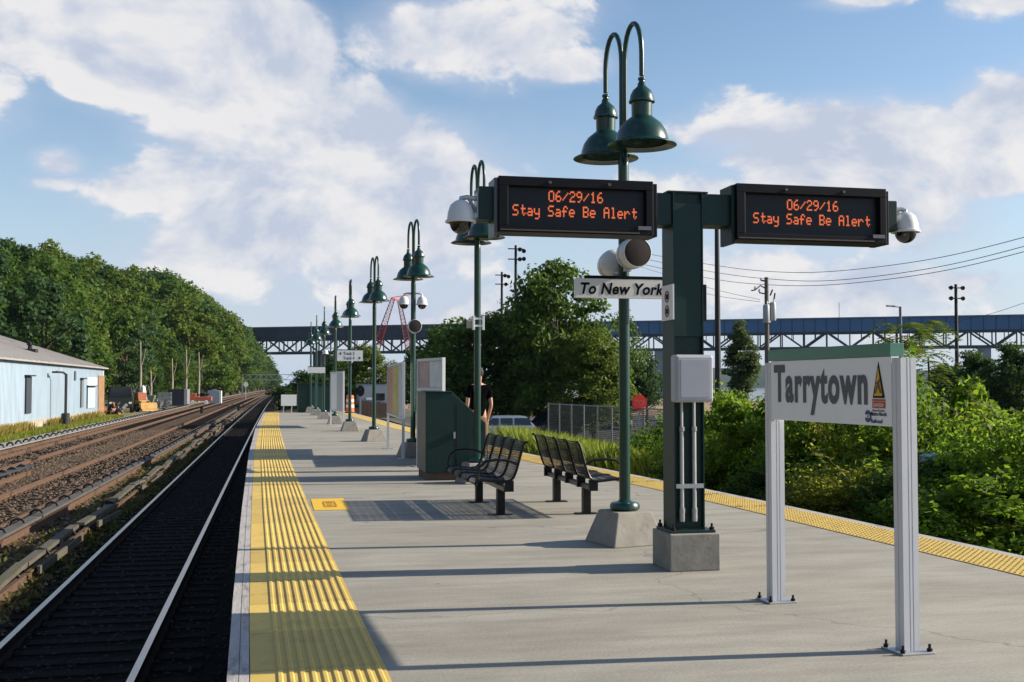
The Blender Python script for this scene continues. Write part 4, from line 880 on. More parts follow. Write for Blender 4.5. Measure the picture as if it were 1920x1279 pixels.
# ------------------------------------------------------------------ vehicles
def wheel(parent, x, y, r, wd=.22, rim=RIM):
    o = MB().lathe([(r*.55, -wd/2), (r*.93, -wd/2), (r, -wd*.35), (r, wd*.35), (r*.93, wd/2), (r*.55, wd/2)], n=20, M=Matrix.Rotation(R_(90), 4, 'X')).build('wheel', TYRE, parent, True); o.location = (x, y, r)
    MB().lathe([(r*.58, -wd*.42), (r*.5, -wd*.3), (r*.15, -wd*.36), (0, -wd*.38)], n=14, M=Matrix.Rotation(R_(90), 4, 'X')).build('rim', rim, o, True)
    MB().lathe([(r*.58, wd*.42), (r*.5, wd*.3), (r*.15, wd*.36), (0, wd*.38)], n=14, M=Matrix.Rotation(R_(90), 4, 'X')).build('rim', rim, o, True)
def car(name, loc, rz, paint, lab, L_=4.8, W_=1.9, H_=1.75, cat='car', hood=.98, belt=1.08, fr=(1.15, .45), rr=(-2.2, -1.95)):
    """x forward; fr = windscreen foot and head, rr = rear window foot and head"""
    t = thing(name, loc, lab, cat, rz=rz); h = L_/2; w2 = W_/2
    b = MB(); low = [(-h+.05, .45), (-h, .70), (-h+.04, belt), (fr[0], belt), (fr[0]+.15, hood+.04), (h-.35, hood-.12), (h-.05, hood-.30), (h, .60), (h-.06, .32), (1.95, .28), (-1.9, .28)]
    b.prism(low, -w2, w2); o = b.build('body', paint, t, bevel=.07)
    c = MB(); r_ = [(rr[0], belt), (fr[0], belt), (fr[1], H_-.04), (fr[1]-.3, H_), (rr[1]+.25, H_), (rr[1], H_-.07)]
    n = len(r_); vs_ = [(x, -w2+(.06 if z <= belt else .20), z) for x, z in r_]+[(x, w2-(.06 if z <= belt else .20), z) for x, z in r_]
    c.add(vs_, [tuple(range(n)), tuple(range(2*n-1, n-1, -1))]+[(i, i+n, (i+1) % n+n, (i+1) % n) for i in range(n)]); c.build('cabin', paint, t, bevel=.03)
    z0, z1 = belt+.06, H_-.14
    def yy(z): return w2-.06-.14*(z-belt)/(H_-belt)+.008
    xs = [rr[0]+.22+(0), -.85, .0, fr[0]-.12]
    for s in (-1, 1):
        segs = ((xs[0], xs[1]-.1), (xs[1], xs[2]-.05), (xs[2]+.05, xs[3]))
        for i, (a, c_) in enumerate(segs):
            a1 = a+(.12 if i == 0 else 0); c1 = c_-(.55 if i == 2 else .0)
            MB().add([(a, s*yy(z0), z0), (c_, s*yy(z0), z0), (c1, s*yy(z1), z1), (a1, s*yy(z1), z1)], [(0, 1, 2, 3)]).build('side_window', GLASS, t)
        MB().box(-h-.012, -h+.05, s*w2-.02-(.20 if s > 0 else 0), s*w2+.02+(0 if s > 0 else .20), .78, belt-.02).build('tail_lamp', TAILR, t, bevel=.02)
        MB().box(h-.32, h-.03, s*w2-(.42 if s > 0 else -.02), s*w2+(-.02 if s > 0 else .42), hood-.34, hood-.2).build('headlight', LAMPG, t, bevel=.02)
        for x in (-h+.95, h-.95): wheel(t, x, s*(w2-.1), .36)
        MB().box(fr[0]-.30, fr[0]-.1, s*(w2+.02), s*(w2+.18), belt+.0, belt+.14).build('mirror', paint, t, bevel=.03)
    def rw(x, z): return x
    MB().add([(fr[0]+.02-(fr[0]-fr[1])*.1, -w2+.16, belt+.07), (fr[0]+.02-(fr[0]-fr[1])*.1, w2-.16, belt+.07), (fr[1]+.09, w2-.28, H_-.12), (fr[1]+.09, -w2+.28, H_-.12)], [(0, 1, 2, 3)]).build('windscreen', GLASS, t)
    MB().add([(rr[0]-.015, -w2+.2, belt+.08), (rr[0]-.015, w2-.2, belt+.08), (rr[1]-.03, w2-.3, H_-.16), (rr[1]-.03, -w2+.3, H_-.16)], [(0, 1, 2, 3)]).build('rear_window', GLASS, t)
    MB().box(-h-.03, -h+.06, -w2+.08, w2-.08, .36, .60).build('rear_bumper', BLACKM, t, bevel=.03); MB().box(h-.06, h+.03, -w2+.08, w2-.08, .30, .5).build('front_bumper', BLACKM, t, bevel=.03)
    return t
GZ = -2.25
q = aty(1001, 800, 72)
car('parked_car', (q.x-2.4, 72, GZ), R_(180-4), SILVER, 'silver blue SUV parked beyond the weeds, next to the person', rr=(-2.3, -1.75))
q = aty(1020, 790, 77)
car('parked_car', (q.x+.6, 77.5, GZ), R_(200), CARD, 'dark parked SUV behind the tail of the silver one', L_=4.6, H_=1.9)
q = aty(1163, 790, 90)
car('parked_van', (q.x+.2, 92, GZ), R_(-96), CARW, 'white van facing the platform beside the chain link fence', H_=1.95, W_=1.9, L_=4.9, cat='van', hood=1.2, belt=1.25, fr=(1.5, .9))
q = aty(700, 745, 104)
t = thing('box_truck', (q.x+.1, 104, -1.42), 'silver grey box truck seen from behind, past the brown board fence', 'truck')
MB().box(-1.25, 1.25, 0, 5.5, .7, 3.05).build('cargo_box', mat('truck_silver', (.33, .37, .42), .4, .3), t, bevel=.05); MB().box(-1.3, 1.3, -.03, 5.52, 3.051, 3.15).build('roof', BLACKM, t)
MB().box(.15, .95, -.03, -.001, 1.5, 2.15).build('rear_window', GLASS, t); MB().box(-.75, -.1, -.03, -.001, 1.55, 1.75).build('white_plate', WHITE, t)
MB().box(-1.0, 1.0, 5.6, 7.3, .6, 2.4).build('cab', mat('truck_silver'.strip(), (.33, .37, .42)), t, bevel=.08)
MB().box(-1.2, 1.2, -.1, -.031, .5, .69).build('rear_bumper', BLACKM, t)
for yy_ in (1.2, 6.2):
    for s in (-1, 1):
        o = MB().lathe([(.25, -.13), (.42, -.13), (.45, -.08), (.45, .08), (.42, .13), (.25, .13)], n=16, M=Matrix.Rotation(R_(90), 4, 'Y')).build('wheel', TYRE, t, True); o.location = (s*1.0, yy_, .45)
# yard machines left
q = atz(226, 772, -1.4); Yt = 122
q = aty(226, 760, Yt)
t = thing('yard_truck', (q.x, Yt, -1.4), 'dark green truck parked nose on at the end of the shed', 'truck', rz=R_(8))
DG = mat('truck_dark_green', (.012, .022, .018), .5)
MB().prism([(-1.25, .55), (1.25, .55), (1.25, 1.5), (1.05, 2.75), (-1.05, 2.75), (-1.25, 1.5)], 0, 1.9).build('cab', DG, t, bevel=.06); MB().box(-1.2, 1.2, 2.0, 6., .8, 2.5).build('bed', mat('bed_olive', (.05, .06, .045), .7), t)
MB().add([(-1.05, -.012, 1.6), (1.05, -.012, 1.6), (.92, -.012, 2.55), (-.92, -.012, 2.55)], [(0, 1, 2, 3)]).build('windscreen', GLASS, t)
for s in (-1, 1): MB().box(s*.95-.15, s*.95+.15, -.03, -.001, .95, 1.15).build('headlight', LAMPG, t); o = MB().lathe([(.3, -.16), (.5, -.16), (.52, -.1), (.52, .1), (.5, .16), (.3, .16)], n=16, M=Matrix.Rotation(R_(90), 4, 'Y')).build('wheel', TYRE, t, True); o.location = (s*1.1, 1., .52)
q = aty(266, 760, 128)
t = thing('wheel_loader', (q.x, 128, -1.4), 'small rusty orange and yellow loader beside the dark truck', 'loader', rz=R_(-60))
YM = mat('machine_yellow', (.42, .25, .07), .7, 0, .3, 2); RM = mat('machine_rust', (.28, .09, .035), .8, 0, .4, 2)
MB().box(-1.2, .6, -.6, .6, .5, 1.25).build('chassis', YM, t, bevel=.08); MB().prism([(-.9, 1.26), (.2, 1.26), (.05, 2.1), (-.75, 2.1)], -.5, .5).build('cab', RM, t, bevel=.05)
MB().bar((.3, -.45, 1.2), (1.7, -.45, .75), .14).bar((.3, .45, 1.2), (1.7, .45, .75), .14).build('lift_arms', RM, t); MB().prism([(1.6, .2), (2.3, .1), (2.2, .25), (1.85, .4), (1.75, 1.0), (1.6, 1.0)], -.9, .9).build('bucket', YM, t)
for x in (-.8, .5):
    for s in (-1, 1): wheel(t, x, s*.72, .45, .3)
q = aty(268, 735, 132)
t = thing('tarp_bundle', (q.x, 132, -1.4), 'upright bundle wrapped in white tarp among the yard machines', 'tarp')
b = MB(); b.lathe([(.55, 0), (.6, .8), (.45, 1.4), (.35, 2.1), (.22, 2.7), (.05, 2.85)], n=9); b.build('tarp', WHITE, t)
MB().tube([(-.6, 0, 1.2), (0, -.6, 1.3), (.55, -.1, 1.25)], .03, 6).build('rope', BLACKM, t)
q = aty(250, 735, 137)
t = thing('scrap_skip', (q.x, 137, -1.4), 'weathered grey green skip heaped with scrap behind the loader', 'skip')
MB().prism([(-2.2, .2), (2., .2), (2.4, 1.7), (-2.6, 1.7)], 0, 1.8).build('skip_body', mat('skip_green', (.11, .13, .10), .8, 0, .3, 2), t, bevel=.03)
b = MB()
for k in range(26): x, y = random.uniform(-2, 1.8), random.uniform(.2, 1.5); b.bar((x, y, 1.6), (x+random.uniform(-.9, .9), y+random.uniform(-.3, .3), 1.7+random.uniform(.2, 1.2)), random.uniform(.06, .3), .06, mi=k % 3)
b.build('scrap', [RM, mat('scrap_grey', (.2, .2, .2), .7), DG], t)
for px, Yq, lab, m_, sz in ((214, 116, 'rusty scrap heap of bent bars at the corner of the shed', RM, 1.0), (285, 134, 'pile of orange and brown scrap left of the cage', ORANGEB, .9), (298, 142, 'low heap of dark scrap on the grass by the cage', DG, .8)):
    q = aty(px, 765, Yq); t = thing('scrap_heap', (q.x, Yq, -1.4), lab, 'scrap', 'scrap heaps in the yard'); b = MB()
    for k in range(34):
        x, y, z = random.gauss(0, .55)*sz, random.gauss(0, .5)*sz, abs(random.gauss(0, .45))*sz; b.bar((x, y, z), (x+random.uniform(-.6, .6), y+random.uniform(-.5, .5), z+random.uniform(-.1, .5)), random.uniform(.08, .4), random.uniform(.05, .3), mi=k % 3)
    b.build('heap', [m_, mat('scrap_grey', (.2, .2, .2), .7), BLACKM], t)
q = aty(308, 745, 150)
t = thing('wire_cage', (q.x, 150, -1.4), 'pale metal stillage cage on the grass left of the dark container', 'cage')
b = MB()
for x in np.linspace(-.8, .8, 9): b.bar((x, 0, .1), (x, 0, 1.9), .06); b.bar((x, 1.2, .1), (x, 1.2, 1.9), .06)
for z in (.1, .7, 1.3, 1.9): b.bar((-.8, 0, z), (.8, 0, z), .07); b.bar((-.8, 1.2, z), (.8, 1.2, z), .07); b.bar((-.8, 0, z), (-.8, 1.2, z), .07); b.bar((.8, 0, z), (.8, 1.2, z), .07)
b.build('frame', GALV, t); MB().box(-.75, .75, .1, 1.1, .12, .9).build('contents', mat('cage_fill', (.3, .3, .3), .8, 0, .3, 3), t)
q = aty(331, 745, 160)
t = thing('storage_container', (q.x, 160, -1.4), 'dark navy storage container left of the orange wagon', 'container')
MB().box(-1.15, 1.0, 0, 5, .1, 2.35).build('body', mat('container_navy', (.012, .014, .03), .6), t, bevel=.02); MB().box(1.01, 1.4, .1, 4.9, .1, 2.3).build('door', GALV, t)
for k in range(8): pass
q = aty(370, 752, 168)
t = thing('work_wagon', (q.x, 168, -1.25), 'red orange flat work wagon with a dark load and white wheels', 'wagon')
OW = mat('wagon_orange', (.50, .12, .06), .6, 0, .2, 2)
MB().box(-2.0, 2.0, 0, 1.6, .45, 1.05).build('deck', OW, t, bevel=.04); MB().box(-1.9, -.2, .1, 1.5, 1.051, 1.5).build('tool_box', OW, t, bevel=.04)
b = MB()
for k in range(12): x = random.uniform(.0, 1.7); b.bar((x, .3, 1.1+random.uniform(0, .4)), (x+random.uniform(-.5, .5), 1.3, 1.2+random.uniform(0, .5)), .3, .2)
b.build('dark_load', BLACKM, t)
for x in (-1.4, -.7, 1.2):
    for s in (0, 1.6): o = MB().lathe([(0, -.06), (.26, -.06), (.28, 0), (.26, .06), (0, .06)], n=14, M=Matrix.Rotation(R_(90), 4, 'X')).build('wheel', WHITE, t, True); o.location = (x, s, .26)
q = aty(402, 745, 180)
t = thing('signal_cabinet', (q.x, 180, -1.4), 'blue grey signal cabinet with a white side by the tree line', 'cabinet')
MB().prism([(-1.05, .1), (.75, .1), (.75, 2.0), (-.15, 2.2), (-1.05, 2.0)], 0, 2).build('body', mat('cabinet_blue_grey', (.24, .29, .37), .5), t, bevel=.03); MB().box(.76, 1.05, 0, 2, .1, 2.0).build('white_side', WHITE, t); MB().box(-1.1, 1.1, -.05, 2.05, 0, .099).build('plinth', CONC2, t)
q = aty(461, 721, 240)
t = thing('trackside_marker', (q.x, 240, -1.4), 'white round marker on a post far along the tracks', 'sign')
MB().bar((0, 0, 0), (0, 0, 2.6), .12).build('post', WHITE, t); MB().lathe([(0, -.04), (.5, -.04), (.5, .04), (0, .04)], n=18, M=Matrix.Rotation(R_(90), 4, 'X')).build('disc', WHITE, t).location = (0, 0, q.z+1.4)

# ------------------------------------------------------------------ trees
LF = [leaf_mat('leaf_mid', (.017, .046, .007), (.085, .15, .02)), leaf_mat('leaf_dark', (.011, .034, .008), (.052, .105, .018)), leaf_mat('leaf_yellow', (.030, .06, .007), (.125, .175, .022)), leaf_mat('leaf_blue', (.014, .04, .014), (.05, .10, .03))]
def tree_mesh(name, seed, h, rw, lm, ncl=46, per=90, lsz=.27, base=.18, shape='round', bark=BARK, limb=True, gap=.0):
    r = np.random.default_rng(seed); rnd = random.Random(seed)
    cz = h*(base+1)/2; rz = h*(1-base)/2
    cen = []; rad = []
    for k in range(ncl):
        d = r.normal(size=3); d /= np.linalg.norm(d); rr = r.uniform(.15, 1)**.45
        p = d*rr
        wz = 1.0
        if shape == 'round': wz = 1.05-.18*p[2]
        elif shape == 'cone': wz = .75-.62*p[2]
        elif shape == 'column': wz = 1.15-.75*max(0, p[2])-.4*max(0, -p[2]); d = d*1.
        lob = 1+.22*math.sin(3*math.atan2(p[1], p[0])+seed)+.15*math.sin(5*p[2]+seed*2)
        if shape == 'column': lob = 1.
        cen.append((p[0]*rw*wz*lob*.86, p[1]*rw*wz*lob*.86, cz+p[2]*rz*.88)); rad.append(rw*r.uniform(.2, .40)*(1-.25*max(0, p[2]))*(1.5 if shape == 'column' else 1))
    q = []
    for c, ra in zip(cen, rad):
        n = int(per*r.uniform(.6, 1.4)*(1-gap)); d = r.normal(size=(n, 3)); d /= np.linalg.norm(d, axis=1, keepdims=True)
        d[:, 2] = np.where(d[:, 2] < -.3, d[:, 2]*.5, d[:, 2])
        P = np.array(c)+d*ra*(r.uniform(.25, 1.05, (n, 1))**.6)*np.array([1, 1, .78])
        Nn = d*.7+r.normal(size=(n, 3))*.55+np.array([0, 0, .45]); Nn /= np.linalg.norm(Nn, axis=1, keepdims=True)
        q.append(leaf_arr(P, Nn, lsz, .55, .15))
    cr = leaf_mesh(name+'_crown', np.concatenate(q), lm)
    b = MB(); pts = [(0, 0, -.4)]; x = y = 0
    for k in range(1, 6): x += rnd.uniform(-.04, .04)*h*.15; y += rnd.uniform(-.04, .04)*h*.15; pts.append((x, y, h*.75*k/5))
    r0 = h*.02+.03; b.tube(pts, [r0*1.3]+[r0*(1-.17*k) for k in range(1, 6)], 8)
    if limb:
        for c in cen[:14]:
            zz = max(h*.12, min(h*.6, c[2]-rw*.5)); f_ = zz/(h*.75); i = min(4, int(f_*5)); g = f_*5-i; p0_ = Vector(pts[i]).lerp(Vector(pts[i+1]), g)
            mid = p0_.lerp(Vector(c), .5)+Vector((0, 0, -.05*h*.3)); b.tube([p0_, mid, Vector(c)], [r0*.4, r0*.26, r0*.1], 5)
    return b.mesh(name+'_trunk', bark, True), cr
def tree(protos, i, loc, s, rz, lab, group=None, name='tree', sz=None, cat='tree'):
    t = thing(name, loc, lab, cat, group, rz); t.scale = (s, s, sz or s)
    tm, cm = protos[i]; link('trunk', tm, t); link('crown', cm, t); return t
HILL = [tree_mesh('hill%d' % i, 11+i, 14., [4.4, 3.6, 5.0, 4.0, 3.4, 4.6][i], LF[[0, 1, 0, 2, 1, 3][i]], [64, 50, 70, 56, 60, 52][i], 95, .27, [-.03, .02, -.04, 0, -.03, 0][i], ['round', 'cone', 'round', 'round', 'column', 'round'][i]) for i in range(6)]
SIL = [(-80, 440), (0, 432), (45, 428), (75, 442), (120, 462), (165, 470), (205, 488), (270, 496), (310, 496), (335, 514), (375, 545), (400, 566), (430, 584), (447, 603), (462, 630), (480, 652), (500, 668), (512, 690), (525, 705), (560, 715)]
def sil(px): return lerp_tab(SIL, px)
nt_ = 0; rr = random.Random(5)
hl = ['tall leafy tree high on the wooded hill left of the tracks', 'leafy tree in the middle of the wooded hillside left of the tracks', 'leafy tree at the foot of the wooded hill, beside the yard and tracks', 'dark distant tree where the wooded hill meets the tracks']
def plant(px, D, hmax, k):
    global nt_
    q = atd(px, 722, D); gz = hgt(q.x, q.y); top = HC+(722-sil(px))/FP*D
    h = min(top-gz, hmax)
    if h < 4: return
    if q.x > -12.8+curve(q.y): return
    lab = hl[0] if gz > 6 else (hl[3] if D > 420 else (hl[1] if gz > .5 else hl[2]))
    tree(HILL, rr.randrange(6), (q.x, q.y, gz-.2), h/14*.98, rr.uniform(0, 6.28), lab, 'trees on the wooded hill left of the tracks: '+lab[:12].strip(), sz=h/14*1.0); nt_ += 1
for row, (X, step, hm_) in enumerate(((-23, 6.2, 14), (-29, 7.5, 19), (-37, 8.5, 24), (-47, 10, 26), (-58, 12, 28))):
    y = 118 if row == 0 else 92
    while y < 900:
        Xx = X+curve(y)*.8+rr.uniform(-2, 2); px, py, d = proj((Xx, y, 0))
        if -110 < px < 520: plant(px, d, hm_*rr.uniform(.65, 1.2)*(1+max(0, y-150)/220), row)
        y += step*rr.uniform(.8, 1.25)*(1+max(0, y-120)/160)
for X, ya, yb, st in ((-18, 178, 950, 10), (-14.5, 260, 950, 12)):
    y = ya
    while y < yb:
        px, py, d = proj((X+curve(y)+rr.uniform(-1, 1), y, 0)); plant(px, d, rr.uniform(8, 13) if y < 235 else (rr.uniform(15, 24) if y < 300 else rr.uniform(22, 34)), 9); y += st*(1+max(0, y-200)/150)
# slim bare trunks at the tree foot
for px, D, y0, lab in ((262, 150, 640, 'tall pale bare trunk standing before the woods above the yard'), (282, 158, 695, 'short bare pale trunk right of the tallest bare trunk'), (322, 175, 672, 'thin bare trunk behind the dark container'), (348, 178, 655, 'thin bare trunk above the orange wagon'), (372, 190, 660, 'slim pale trunk left of the blue grey cabinet')):
    q = atd(px, 722, D); top = HC+(722-y0)/FP*D; t = thing('bare_tree', (q.x, q.y, hgt(q.x, q.y)), lab, 'bare tree', 'bare trunks in front of the woods')
    h = top-hgt(q.x, q.y); MB().tube([(0, 0, -.3), (.1, 0, h*.5), (.0, .1, h)], [.22, .17, .09], 8).build('trunk', BARKP, t, True)
    MB().tube([(.1, 0, h*.6), (.5, 0, h*.75), (.7, .1, h*.9)], [.08, .06, .03], 6).tube([(.1, 0, h*.7), (-.4, 0, h*.82)], [.06, .03], 6).build('branch', BARKP, t, True)
# right hand trees
NEAR = [tree_mesh('near%d' % i, 31+i, 13., 4.6, LF[[0, 1, 2, 0][i]], 120, 135, .23, .0, gap=.08) for i in range(4)]
def rtree(px, Y, ytop, wpx, i, lab, protos=NEAR, base_h=13., base_w=4.6, name='tree', rz=None, gz=None):
    q = aty(px, 722, Y); d = proj(q)[2]; g = hgt(q.x, q.y) if gz is None else gz; h = HC+(722-ytop)/FP*d-g; wd = wpx/FP*d/2
    t = tree(protos, i, (q.x, q.y, g-.1), wd/base_w, rng.uniform(0, 6.28) if rz is None else rz, lab, None, name, h/base_h*.98); return t
rtree(1045, 80, 468, 205, 0, 'tallest leafy tree, its top just below the left display', rz=1.)
rtree(990, 86, 530, 190, 1, 'dark leafy tree to the left of the tallest tree')
rtree(905, 84, 560, 230, 3, 'broad leafy tree behind the person and lamp post')
rtree(830, 92, 590, 130, 1, 'leafy tree above the poster case and green cabinet')
rtree(1115, 76, 598, 170, 2, 'yellow green tree under the To New York sign')
rtree(1165, 98, 640, 120, 1, 'dark low tree right behind the nearest lamp post')
rtree(1172, 84, 572, 100, 0, 'thin airy tree right of the To New York sign pole', protos=[tree_mesh('airy', 77, 13., 4.6, LF[0], 34, 80, .22, .25, gap=.2)], rz=2.)
rtree(1214, 96, 632, 95, 0, 'dark conical evergreen left of the gantry column', protos=[tree_mesh('cone', 78, 13., 4.6, LF[3], 70, 110, .2, .08, 'cone')])
POP = [tree_mesh('poplar', 79, 12., 1.5, leaf_mat('leaf_poplar', (.03, .055, .018), (.09, .125, .03)), 110, 170, .13, .10, 'column', limb=False)]
rtree(1390, 112, 588, 46, 0, 'slender upright poplar right of the gantry column', protos=POP, base_h=12., base_w=1.15)
rtree(683, 150, 634, 100, 2, 'sunlit bushy tree behind the white track sign')
rtree(640, 165, 650, 70, 0, 'leafy tree beyond the platform end, left of the sunlit bushy tree')
rtree(735, 150, 668, 60, 2, 'loose pale tree below the red crane', protos=NEAR)
rtree(775, 130, 640, 70, 1, 'dark tree left of the poster case behind the lamp pole')
rtree(580, 78, 682, 120, 1, 'dark round tree behind the green enclosure at the platform end')
rtree(618, 82, 690, 110, 1, 'dark tree behind the far lamp posts, right of the green enclosure')
rtree(1835, 78, 640, 130, 1, 'dark dense tree at the right, left of its neighbour at the frame edge')
rtree(1905, 70, 622, 120, 1, 'dark dense tree at the right edge of the view')
rtree(1780, 95, 668, 90, 3, 'smaller dark tree behind the floodlight mast on the right')
rtree(1975, 74, 640, 130, 1, 'dark dense tree cut off by the right edge')
# feathery sumac with long drooping leaves
def sumac(loc, h, lab):
    t = thing('sumac_tree', loc, lab, 'tree'); b = MB(); b.tube([(0, 0, 0), (.1, 0, h*.5), (.05, 0, h*.8)], [.05, .04, .025], 6); q = []
    for k in range(46):
        a = rng.uniform(0, 6.28); z = h*(.55+.45*rng.uniform(0, 1)**.8); ln = rng.uniform(.5, .85); c = np.array([.08*math.cos(a), .08*math.sin(a), z]); e = rng.uniform(.1, .9)
        pts = []
        for s in np.linspace(0, 1, 12): pts.append(c+np.array([math.cos(a)*ln*s, math.sin(a)*ln*s, ln*(e*s-1.0*s*s)]))
        pts = np.array(pts); side = np.array([-math.sin(a), math.cos(a), 0])
        for s in (-1, 1):
            P = pts[1:]+side*s*.09; n = len(P); u = side*s*.105+np.array([math.cos(a), math.sin(a), -.5])*.03; v = np.array([math.cos(a), math.sin(a), 0])*.03
            q.append(np.stack([P-u, P+v, P+u+np.array([0, 0, -.03]), P-v], 1).reshape(-1, 3))
    b.build('trunk', BARK, t, True); link('crown', leaf_mesh('sumac', np.concatenate(q), LF[2]), t); return t
for px, Y, yt, lab in ((1655+30, 24, 612, 'feathery sumac with long drooping leaves above the station sign'), (1738, 26, 602, 'feathery sumac rising right of the station sign')):
    q = aty(px, 722, Y); d = proj(q)[2]; sumac((q.x, q.y, -1.6), HC+(722-yt)/FP*d+1.6, lab)
# ------------------------------------------------------------------ bushes beyond the right edge
BL = [leaf_mat('bush_leaf', (.026, .065, .005), (.14, .24, .018), .5), leaf_mat('bush_leaf_dark', (.012, .036, .006), (.06, .12, .014), .4), leaf_mat('bush_leaf_lime', (.045, .08, .005), (.20, .28, .02), .5)]
BL += [leaf_mat('bush_leaf_yellow', (.06, .085, .006), (.24, .27, .03), .5), leaf_mat('bush_leaf_fresh', (.03, .08, .006), (.16, .30, .02), .5)]
BUSH = [tree_mesh('bush%d' % i, 51+i, 3.2, 1.7, BL[m_], nc, pr_, ls, -.1) for i, (m_, nc, pr_, ls) in enumerate(((0, 46, 330, .047), (1, 58, 280, .056), (4, 42, 420, .034), (2, 50, 340, .042), (3, 40, 400, .032), (0, 38, 260, .068)))]
def bush(px, Y, yt, i, lab, wm=1.7):
    q = aty(px, 722, Y); d = proj(q)[2]; g = hgt(q.x, q.y); h = HC+(722-yt)/FP*d-g
    t = thing('bush', (q.x, q.y, g), lab, 'bush', 'bushes beyond the right platform edge', rng.uniform(0, 6.28)); t.scale = (wm/1.7, wm/1.7, h/3.05)
    link('stem', BUSH[i][0], t); link('foliage', BUSH[i][1], t)
    sb_ = MB(); qs = []                                       # long shoots reaching out of the crown
    for k in range(9):
        a_ = random.uniform(0, 6.28); r0 = random.uniform(.2, 1.2); ln = random.uniform(.5, 1.1); z0 = 2.2+random.uniform(-.5, .4)
        p0_ = Vector((math.cos(a_)*r0, math.sin(a_)*r0, z0)); p2_ = p0_+Vector((math.cos(a_)*ln*.6, math.sin(a_)*ln*.6, ln*random.uniform(.4, .9))); sb_.tube([p0_, p0_.lerp(p2_, .5)+Vector((0, 0, .08)), p2_], [.01, .007, .003], 4)
        n_ = 26; f_ = np.linspace(.1, 1, n_)[:, None]; P = np.array(p0_)*(1-f_)+np.array(p2_)*f_+rng.normal(size=(n_, 3))*.05; qs.append(leaf_arr(P, unit(n_)+np.array([0, 0, .8]), random.choice((.04, .055, .07))))
    sb_.build('shoot', BARK, t)['kind'] = 'stuff'; link('shoot_leaves', leaf_mesh('shoot_leaves', np.concatenate(qs), BL[random.choice((0, 2, 3, 4))]), t)
for a in ((1345, 24.5, 716, 0, 'bright bush just right of the gantry column, below the poplar'), (1290, 27, 760, 2, 'bush directly behind the gantry column'), (1405, 22.5, 742, 3, 'bush in front of the poplar trunk'), (1450, 21, 720, 5, 'bush behind the far post of the station sign'),
          (1240, 30, 790, 1, 'dark bush between the nearest lamp post and the column'), (1520, 20, 735, 2, 'dark bush behind the left half of the station sign'), (1580, 19, 715, 0, 'bush behind the middle of the station sign'), (1640, 17.8, 740, 4, 'bush below the right half of the station sign'),
          (1712, 17.2, 684, 5, 'tall bright bush rising right of the station sign'), (1765, 16, 725, 0, 'leafy bush right of the near sign post'), (1800, 16.5, 765, 3, 'low leafy bush under the floodlight mast'), (1850, 15, 742, 4, 'bush before the dark trees at right'), (1915, 13.6, 752, 2, 'big leafy bush at the right edge of the view'), (1990, 13, 745, 0, 'bush cut off by the right edge of the view'),
          (1490, 18.8, 850, 1, 'low dark bush seen under the station sign, beside its far post'), (1570, 17, 880, 1, 'low dark bush seen under the middle of the station sign'), (1650, 15.4, 850, 4, 'pale low bush beside the near sign post'), (1745, 14, 850, 1, 'dark low bush just right of the near sign post'), (1830, 13, 860, 5, 'leafy low bush spilling towards the yellow edge at right'), (1900, 12.4, 880, 2, 'leafy low bush at the right frame edge near the platform'), (1400, 22, 830, 1, 'shaded low bush left of the far sign post'), (1330, 24, 850, 1, 'shaded low bush right of the column foot'),
          (1840, 21, 800, 3, 'bush further back between the mast and dark trees'), (1930, 20, 790, 4, 'pale bush further back at the right edge')): bush(*a)
q = aty(1575, 900, 15.6)
t = thing('dead_bush', (q.x, q.y, -1.7), 'dry brown leafless bush under the station sign', 'bush'); b = MB()
for k in range(60):
    a = random.uniform(0, 6.28); e = random.uniform(.3, 1.2); ln = random.uniform(.5, 1.3); p1 = Vector((math.cos(a)*ln*.4*math.cos(e), math.sin(a)*ln*.4*math.cos(e), ln*.8)); p2 = p1*1.0+Vector((random.uniform(-.3, .3), random.uniform(-.3, .3), ln*.45))
    b.tube([(0, 0, 0), p1, p2], [.012, .008, .003], 4)
b.build('twigs', mat('dry_twig', (.20, .14, .10), .9), t)
pts = []
for k in range(5200):
    y = rng.uniform(21, 46); x = 9.1+abs(rng.normal())*1.6; pts.append((x, y, hgt(x, y)))
tag(blades('tall_grass', pts, 1.2, .022, leaf_mat('tall_grass_leaf', (.05, .085, .008), (.22, .27, .03), .5), lean=.45, per=6, spread=.2), 'tall bright green grass and weeds beyond the right platform edge', 'grass', kind='stuff')
pts = []
for k in range(2500):
    y = rng.uniform(8, 22); x = 8.7+abs(rng.normal())*.8; pts.append((x, y, hgt(x, y)))
tag(blades('bank_grass', pts, .8, .014, leaf_mat('bank_grass_leaf', (.02, .04, .006), (.09, .12, .02), .4), lean=.5, per=6, spread=.15), 'rough dark grass along the far side of the right track', 'grass', kind='stuff')
for px, py, Y, m_, lab in ((1668, 972, 14.2, mat('plastic_blue_white', (.35, .42, .52), .3), 'crumpled pale plastic bag lying under the bushes'), (1745, 860, 14.6, mat('plastic_blue', (.22, .32, .50), .3), 'scrap of pale blue plastic caught in the bushes')):
    q = aty(px, py, Y); t = thing('plastic_bag', (q.x, q.y, q.z), lab, 'litter'); b = MB(); b.sphere((0, 0, 0), .12, 9, 6, sc=(1.4, .8, .6))
    b.v = [tuple(Vector(v)*random.uniform(.7, 1.3)) for v in b.v]; b.build('bag', m_, t)
